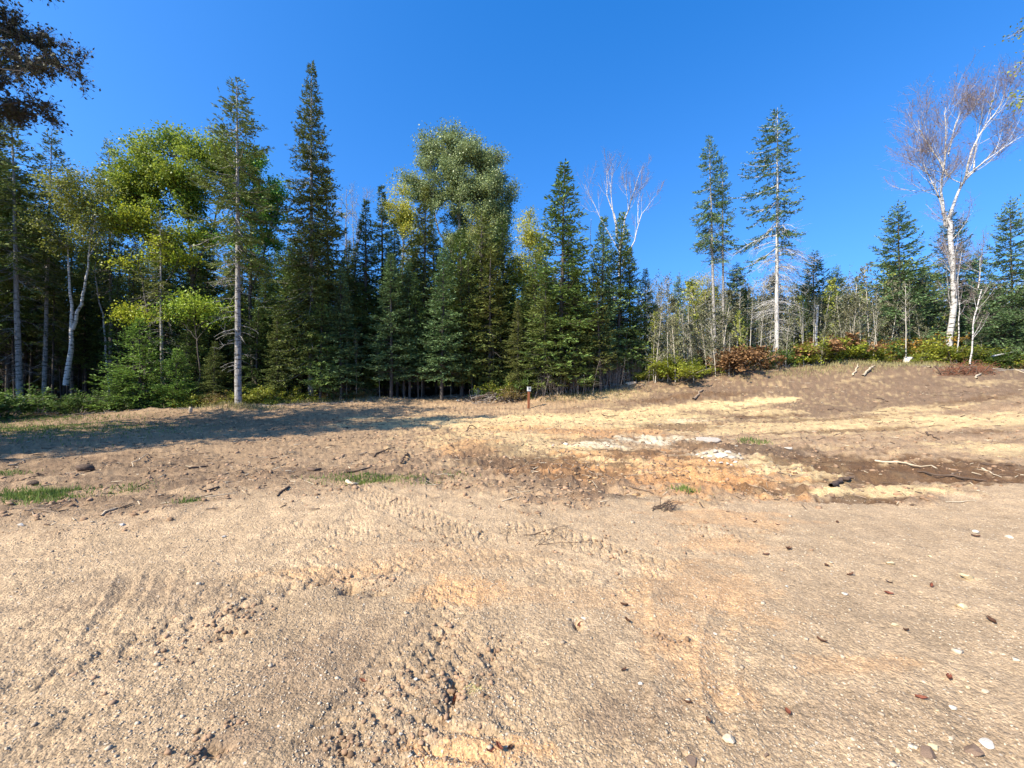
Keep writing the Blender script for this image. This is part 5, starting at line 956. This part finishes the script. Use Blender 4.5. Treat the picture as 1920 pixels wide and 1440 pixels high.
# ------------------------------------------------------------------ scatter: gravel, clods, wood chips, grass
rs = np.random.default_rng(123)
def blobs(P, size, mat, name, cs=CS1, fl=.6, jit=.28):
    V, F_ = cs; N = len(P); U = V[None]*(1+rs.normal(0, jit*.5, (N, len(V), 1))); a = rs.uniform(0, 6.28, N); c, s = np.cos(a)[:, None], np.sin(a)[:, None]
    U = U*np.stack([rs.uniform(.8, 1.3, N), rs.uniform(.6, 1, N), rs.uniform(.4, .8, N)*fl/.6], 1)[:, None]
    U = np.stack([U[..., 0]*c-U[..., 1]*s, U[..., 0]*s+U[..., 1]*c, U[..., 2]], -1)*size[:, None, None]+P[:, None]
    return link(name, mesh(name, U.reshape(-1, 3), (F_[None]+np.arange(N)[:, None, None]*len(V)).reshape(-1, 4), mat, True))
def polar(n, d0, d1, p=1.0, a=1.02):
    d = d0*(d1/d0)**(rs.uniform(0, 1, n)**p); t = rs.uniform(-a, a, n); return d*np.sin(t), d*np.cos(t)
x, y = polar(60000, 1.25, 9.5, 1.1); dens = .35+.65*(noise(x*1.1, y*1.1, 301) > -.1); keep = (rs.random(len(x)) < dens*np.clip(mask(_gg, x, y)+.25, 0, 1)); x, y = x[keep], y[keep]
sz = .0022+.0045*rs.random(len(x))**3+.012*(rs.random(len(x)) > .993)*rs.random(len(x)); sz *= 1+.12*np.hypot(x, y)
tag(blobs(np.c_[x, y, Hv(x, y)+sz*.25], sz, PEB, 'gravel', CS1), 'fine tan and pale gravel strewn over the foreground', kind='stuff')
x, y = polar(26000, 5, 26, 1.0); keep = rs.random(len(x)) < mask(_bb, x, y)*(1-mask(_ff, x, y))*(.15+.85*(noise(x*.9, y*.9, 305) > .05)); x, y = x[keep], y[keep]
sz = (.006+.030*rs.random(len(x))**5)*(1+.04*y)
Pc = np.c_[x, y, Hv(x, y)+sz*.1]
# clods beside the holes and along the prints
for px, py, r, n in [(712,1096,.10,60),(640,1090,.07,26),(432,1172,.12,90),(440,1150,.10,40),(400,1400,.10,60),(858,1300,.06,60),(830,1190,.08,50),(925,1230,.08,50),(650,1400,.06,40),(745,1395,.12,70),(760,1285,.1,40),(300,1215,.2,60),(820,1010,.5,120),(1150,1035,.4,100),(1320,1000,.3,90),(1010,930,.6,120),(1290,880,.8,200),(1380,870,.4,120),(850,1340,.12,50),(1245,1200,.05,40),(170,880,.4,80),(620,900,.6,80)]:
    c = Gz(px, py); q = rs.normal(0, r, (n, 2))+[c.x, c.y]; s_ = (.003+.010*rs.random(n)**2.5)*(1+.15*c.y); sz = np.r_[sz, s_]; Pc = np.r_[Pc, np.c_[q, Hv(q[:, 0], q[:, 1])+s_*.3]]
tag(blobs(Pc, sz, CLD, 'dirt_clods', CS2, .6, .3), 'small brown clods of earth on the graded dirt', kind='stuff')
for nm, mt, n, lab in [('wood_debris', WOOD, 2600, 'brown wood chips and bits of twig littering the dirt'), ('pale_wood_chips', WOODP, 900, 'pale splinters scattered on the dirt'), ('dark_debris', WOODD, 1500, 'dark shreds of root and bark in the dirt')]:
    x, y = polar(n*2, 5, 27, .8); keep = rs.random(len(x)) < mask(_bb, x, y)*(.25+.75*(noise(x*.6, y*.6, 311) > 0)); x, y = x[keep][:n], y[keep][:n]; n = len(x)
    a = rs.uniform(0, 6.28, n); L = (.03+.16*rs.random(n)**3)*(1+.03*y); dx = np.cos(a)*L; dy = np.sin(a)*L; x2, y2 = x+dx, y+dy; r = .0025+.006*rs.random(n)**2+.0004*y
    g = Geo(); g.sticks(np.c_[x, y, Hv(x, y)+r], np.c_[x2, y2, Hv(x2, y2)+r+.02*rs.random(n)], r, r*.6, 4); tag(g.obj(nm, mt), lab, kind='stuff')
def grass(patches_, name, mat, label, hgt=.12):
    g = Geo()
    for px, py, rx, ry, n, hs_ in patches_:
        c = Gz(px, py); p = np.c_[rs.normal(0, rx, n)+c.x, rs.normal(0, ry, n)+c.y]; b_ = np.c_[p, Hv(p[:, 0], p[:, 1])-.005]; h = hgt*hs_*rs.uniform(.4, 1.2, n); D_ = np.c_[rs.normal(0, .35, (n, 2)), np.ones(n)]
        g.kites(b_, D_, rs.normal(0, 1, (n, 3)), h, .007+.0006*p[:, 1], .3)
    tag(g.obj(name, mat), label, kind='stuff')
grass([(60,935,.35,.18,900,.8),(20,930,.3,.2,500,.7),(90,930,.2,.12,400,.8),(0,890,.3,.2,300,.7),(245,918,.18,.12,160,.6),(355,942,.10,.06,120,.6),(665,902,.35,.14,500,.7),(700,900,.25,.12,300,.7),(775,896,.2,.1,160,.6),(850,893,.15,.1,80,.6),(1282,917,.10,.06,160,.8),
       (1398,828,.12,.1,90,1.2),(1425,832,.12,.1,90,1.2),(60,806,2.4,.8,2300,.9),(150,800,1.6,.6,1000,.8),(-60,815,2.5,1.2,1800,1.1),(20,785,2.5,.7,1500,1.2)], 'grass', GRS, 'short green grass in patches on the dirt and along the shaded left side')
grass([(1130,735,1.2,.5,900,1.6),(1060,745,.9,.4,500,1.4),(1200,712,1.0,.4,500,1.6),(1390,690,2,.5,1200,2.0),(1600,683,3,.5,1800,2.2),(1800,688,3,.5,1500,2.2),(640,752,1.5,.3,700,1.6),(520,755,1.5,.4,1500,2.2),(450,762,1.0,.3,900,2.0)], 'weeds', DRYG, 'dry yellowish weeds and grass along the forest edge and on the gravel')

MOSS = leaf_mat('pale_moss', (.42, .38, .14), (.66, .60, .28), .2, .8, .1, 3)
grass([(885,1293,.035,.022,420,.10)], 'pale_moss_tuft', MOSS, 'pale yellow flattened tuft on the gravel near the red leaf', .1)
# growth too thick to count: sapling stems behind the nearer ones, and undergrowth along the wood's edge
r6 = np.random.default_rng(44); g = Geo(); gl = Geo()
n = 520; px = r6.uniform(1195, 2050, n); d = r6.uniform(34, 50, n); x = (px-960)/F*d; z0 = Hv(x, d); hh = (CH+(720-(545+r6.uniform(-30, 45, n)))/F*d)-z0
tp = np.c_[x+r6.normal(0, .3, n), d, z0+hh]; bs = np.c_[x, d, z0-.1]; g.sticks(bs, tp, .03, .008)
m = n*26; w2 = r6.integers(0, n, m); t = r6.uniform(.2, 1, m)[:, None]; p = bs[w2]+(tp[w2]-bs[w2])*t; e = p+r6.normal(0, .42, (m, 3))+[0, 0, .3]; g.sticks(p, e, .012, .004)
q = n*210; w3 = r6.integers(0, m, q); pp = p[w3]+(e[w3]-p[w3])*r6.uniform(.3, 1.2, (q, 1))+r6.normal(0, .1, (q, 3)); gl.kites(pp, r6.normal(0, 1, (q, 3)), r6.normal(0, 1, (q, 3)), .12, .09)
tag(g.obj('sapling_growth', BK_S), 'dense growth of thin sapling stems behind the nearer ones', kind='stuff'); tag(gl.obj('sapling_leaves', SAPL), 'sparse leaves of the dense sapling growth', kind='stuff')
def under(name, mat, label, spans, n, leaf, hmax, seed):
    r7 = np.random.default_rng(seed); g = Geo(); P = []
    for x0, x1, dd0, dd1, wgt in spans:
        k = int(n*wgt); px = r7.uniform(x0, x1, k); az_ = (px-960)/F; d = np.interp(az_, ebx, ebd)+r7.uniform(dd0, dd1, k); x = az_*d
        keep = noise(x*.9, d*.9, seed)+.3*noise(x*3, d*3, seed+1) > -.12; x, d = x[keep], d[keep]; hh = hmax*np.clip(.35+.9*noise(x*.7, d*.7, seed+3), .08, 1)*r7.uniform(0, 1, len(x)); P.append(np.c_[x, d, Hv(x, d)+.02+hh])
    P = np.concatenate(P); m = len(P); L = leaf*r7.uniform(.5, 1.3, m); g.kites(P, r7.normal(0, .8, (m, 3)), r7.normal(0, .5, (m, 3))+[0, 0, 1], L, L*.6, .45, .1); tag(g.obj(name, mat), label, kind='stuff')
under('undergrowth', SHRD, 'low dark green undergrowth along the forest edge', [(-80, 700, .2, 2.6, .55), (880, 1010, -.3, 1, .06), (1200, 1950, .4, 2.8, .4)], 60000, .085, .55, 501)
under('yellow_undergrowth', SHRG, 'low yellow green ground plants at the wood edge', [(330, 620, -.1, 1.4, .3), (1200, 1660, -.1, 2, .5), (1660, 1950, .1, 1.6, .2)], 22000, .085, .55, 511)
under('brown_ferns', RUST, 'withered brown ferns and brush along the top of the slope', [(1330, 1660, .1, 2.2, .5), (1660, 1950, .0, 2.0, .4), (960, 1200, 0, 1.2, .2)], 15000, .10, .45, 521)
x = r6.uniform(-19, 28, 2600); az_ = r6.uniform(-1.1, 1.2, 2600); d = np.interp(az_, ebx, ebd)+r6.normal(-.1, .55, 2600); x = az_*d; L = .12+.55*r6.random(2600)**3; a = r6.normal(0, 1.2, 2600); r_ = .006+.014*r6.random(2600)**2
x2 = x+np.cos(a)*L; d2 = d+np.sin(a)*L*.6; g = Geo(); g.sticks(np.c_[x, d, Hv(x, d)+.01], np.c_[x2, d2, Hv(x2, d2)+.01+.12*r6.random(2600)*L], r_, r_*.5, 4)
tag(g.obj('brushwood', BK_B), 'small fallen branches littering the line where clearing meets wood', kind='stuff')

CLAY = stone_mat('clay_clumps', (.25, .14, .07), (.46, .30, .15), 6); CP = []
for px, py, rx, ry, n in [(1170, 880, .7, .35, 150), (1240, 888, .7, .3, 170), (1320, 895, .6, .25, 120), (1120, 900, .4, .25, 70), (1400, 905, .5, .2, 60), (1030, 885, .5, .3, 60)]:
    c = Gz(px, py); CP.append(np.c_[rs.normal(0, rx, n)+c.x, rs.normal(0, ry, n)+c.y])
CP = np.concatenate(CP); CP = CP[::2]; s_ = .010+.034*rs.random(len(CP))**3; tag(blobs(np.c_[CP, Hv(CP[:, 0], CP[:, 1])+s_*.12], s_, CLAY, 'clay_clumps', CS2, .6, .34), 'lumps of orange clay along the dug bank', kind='stuff')
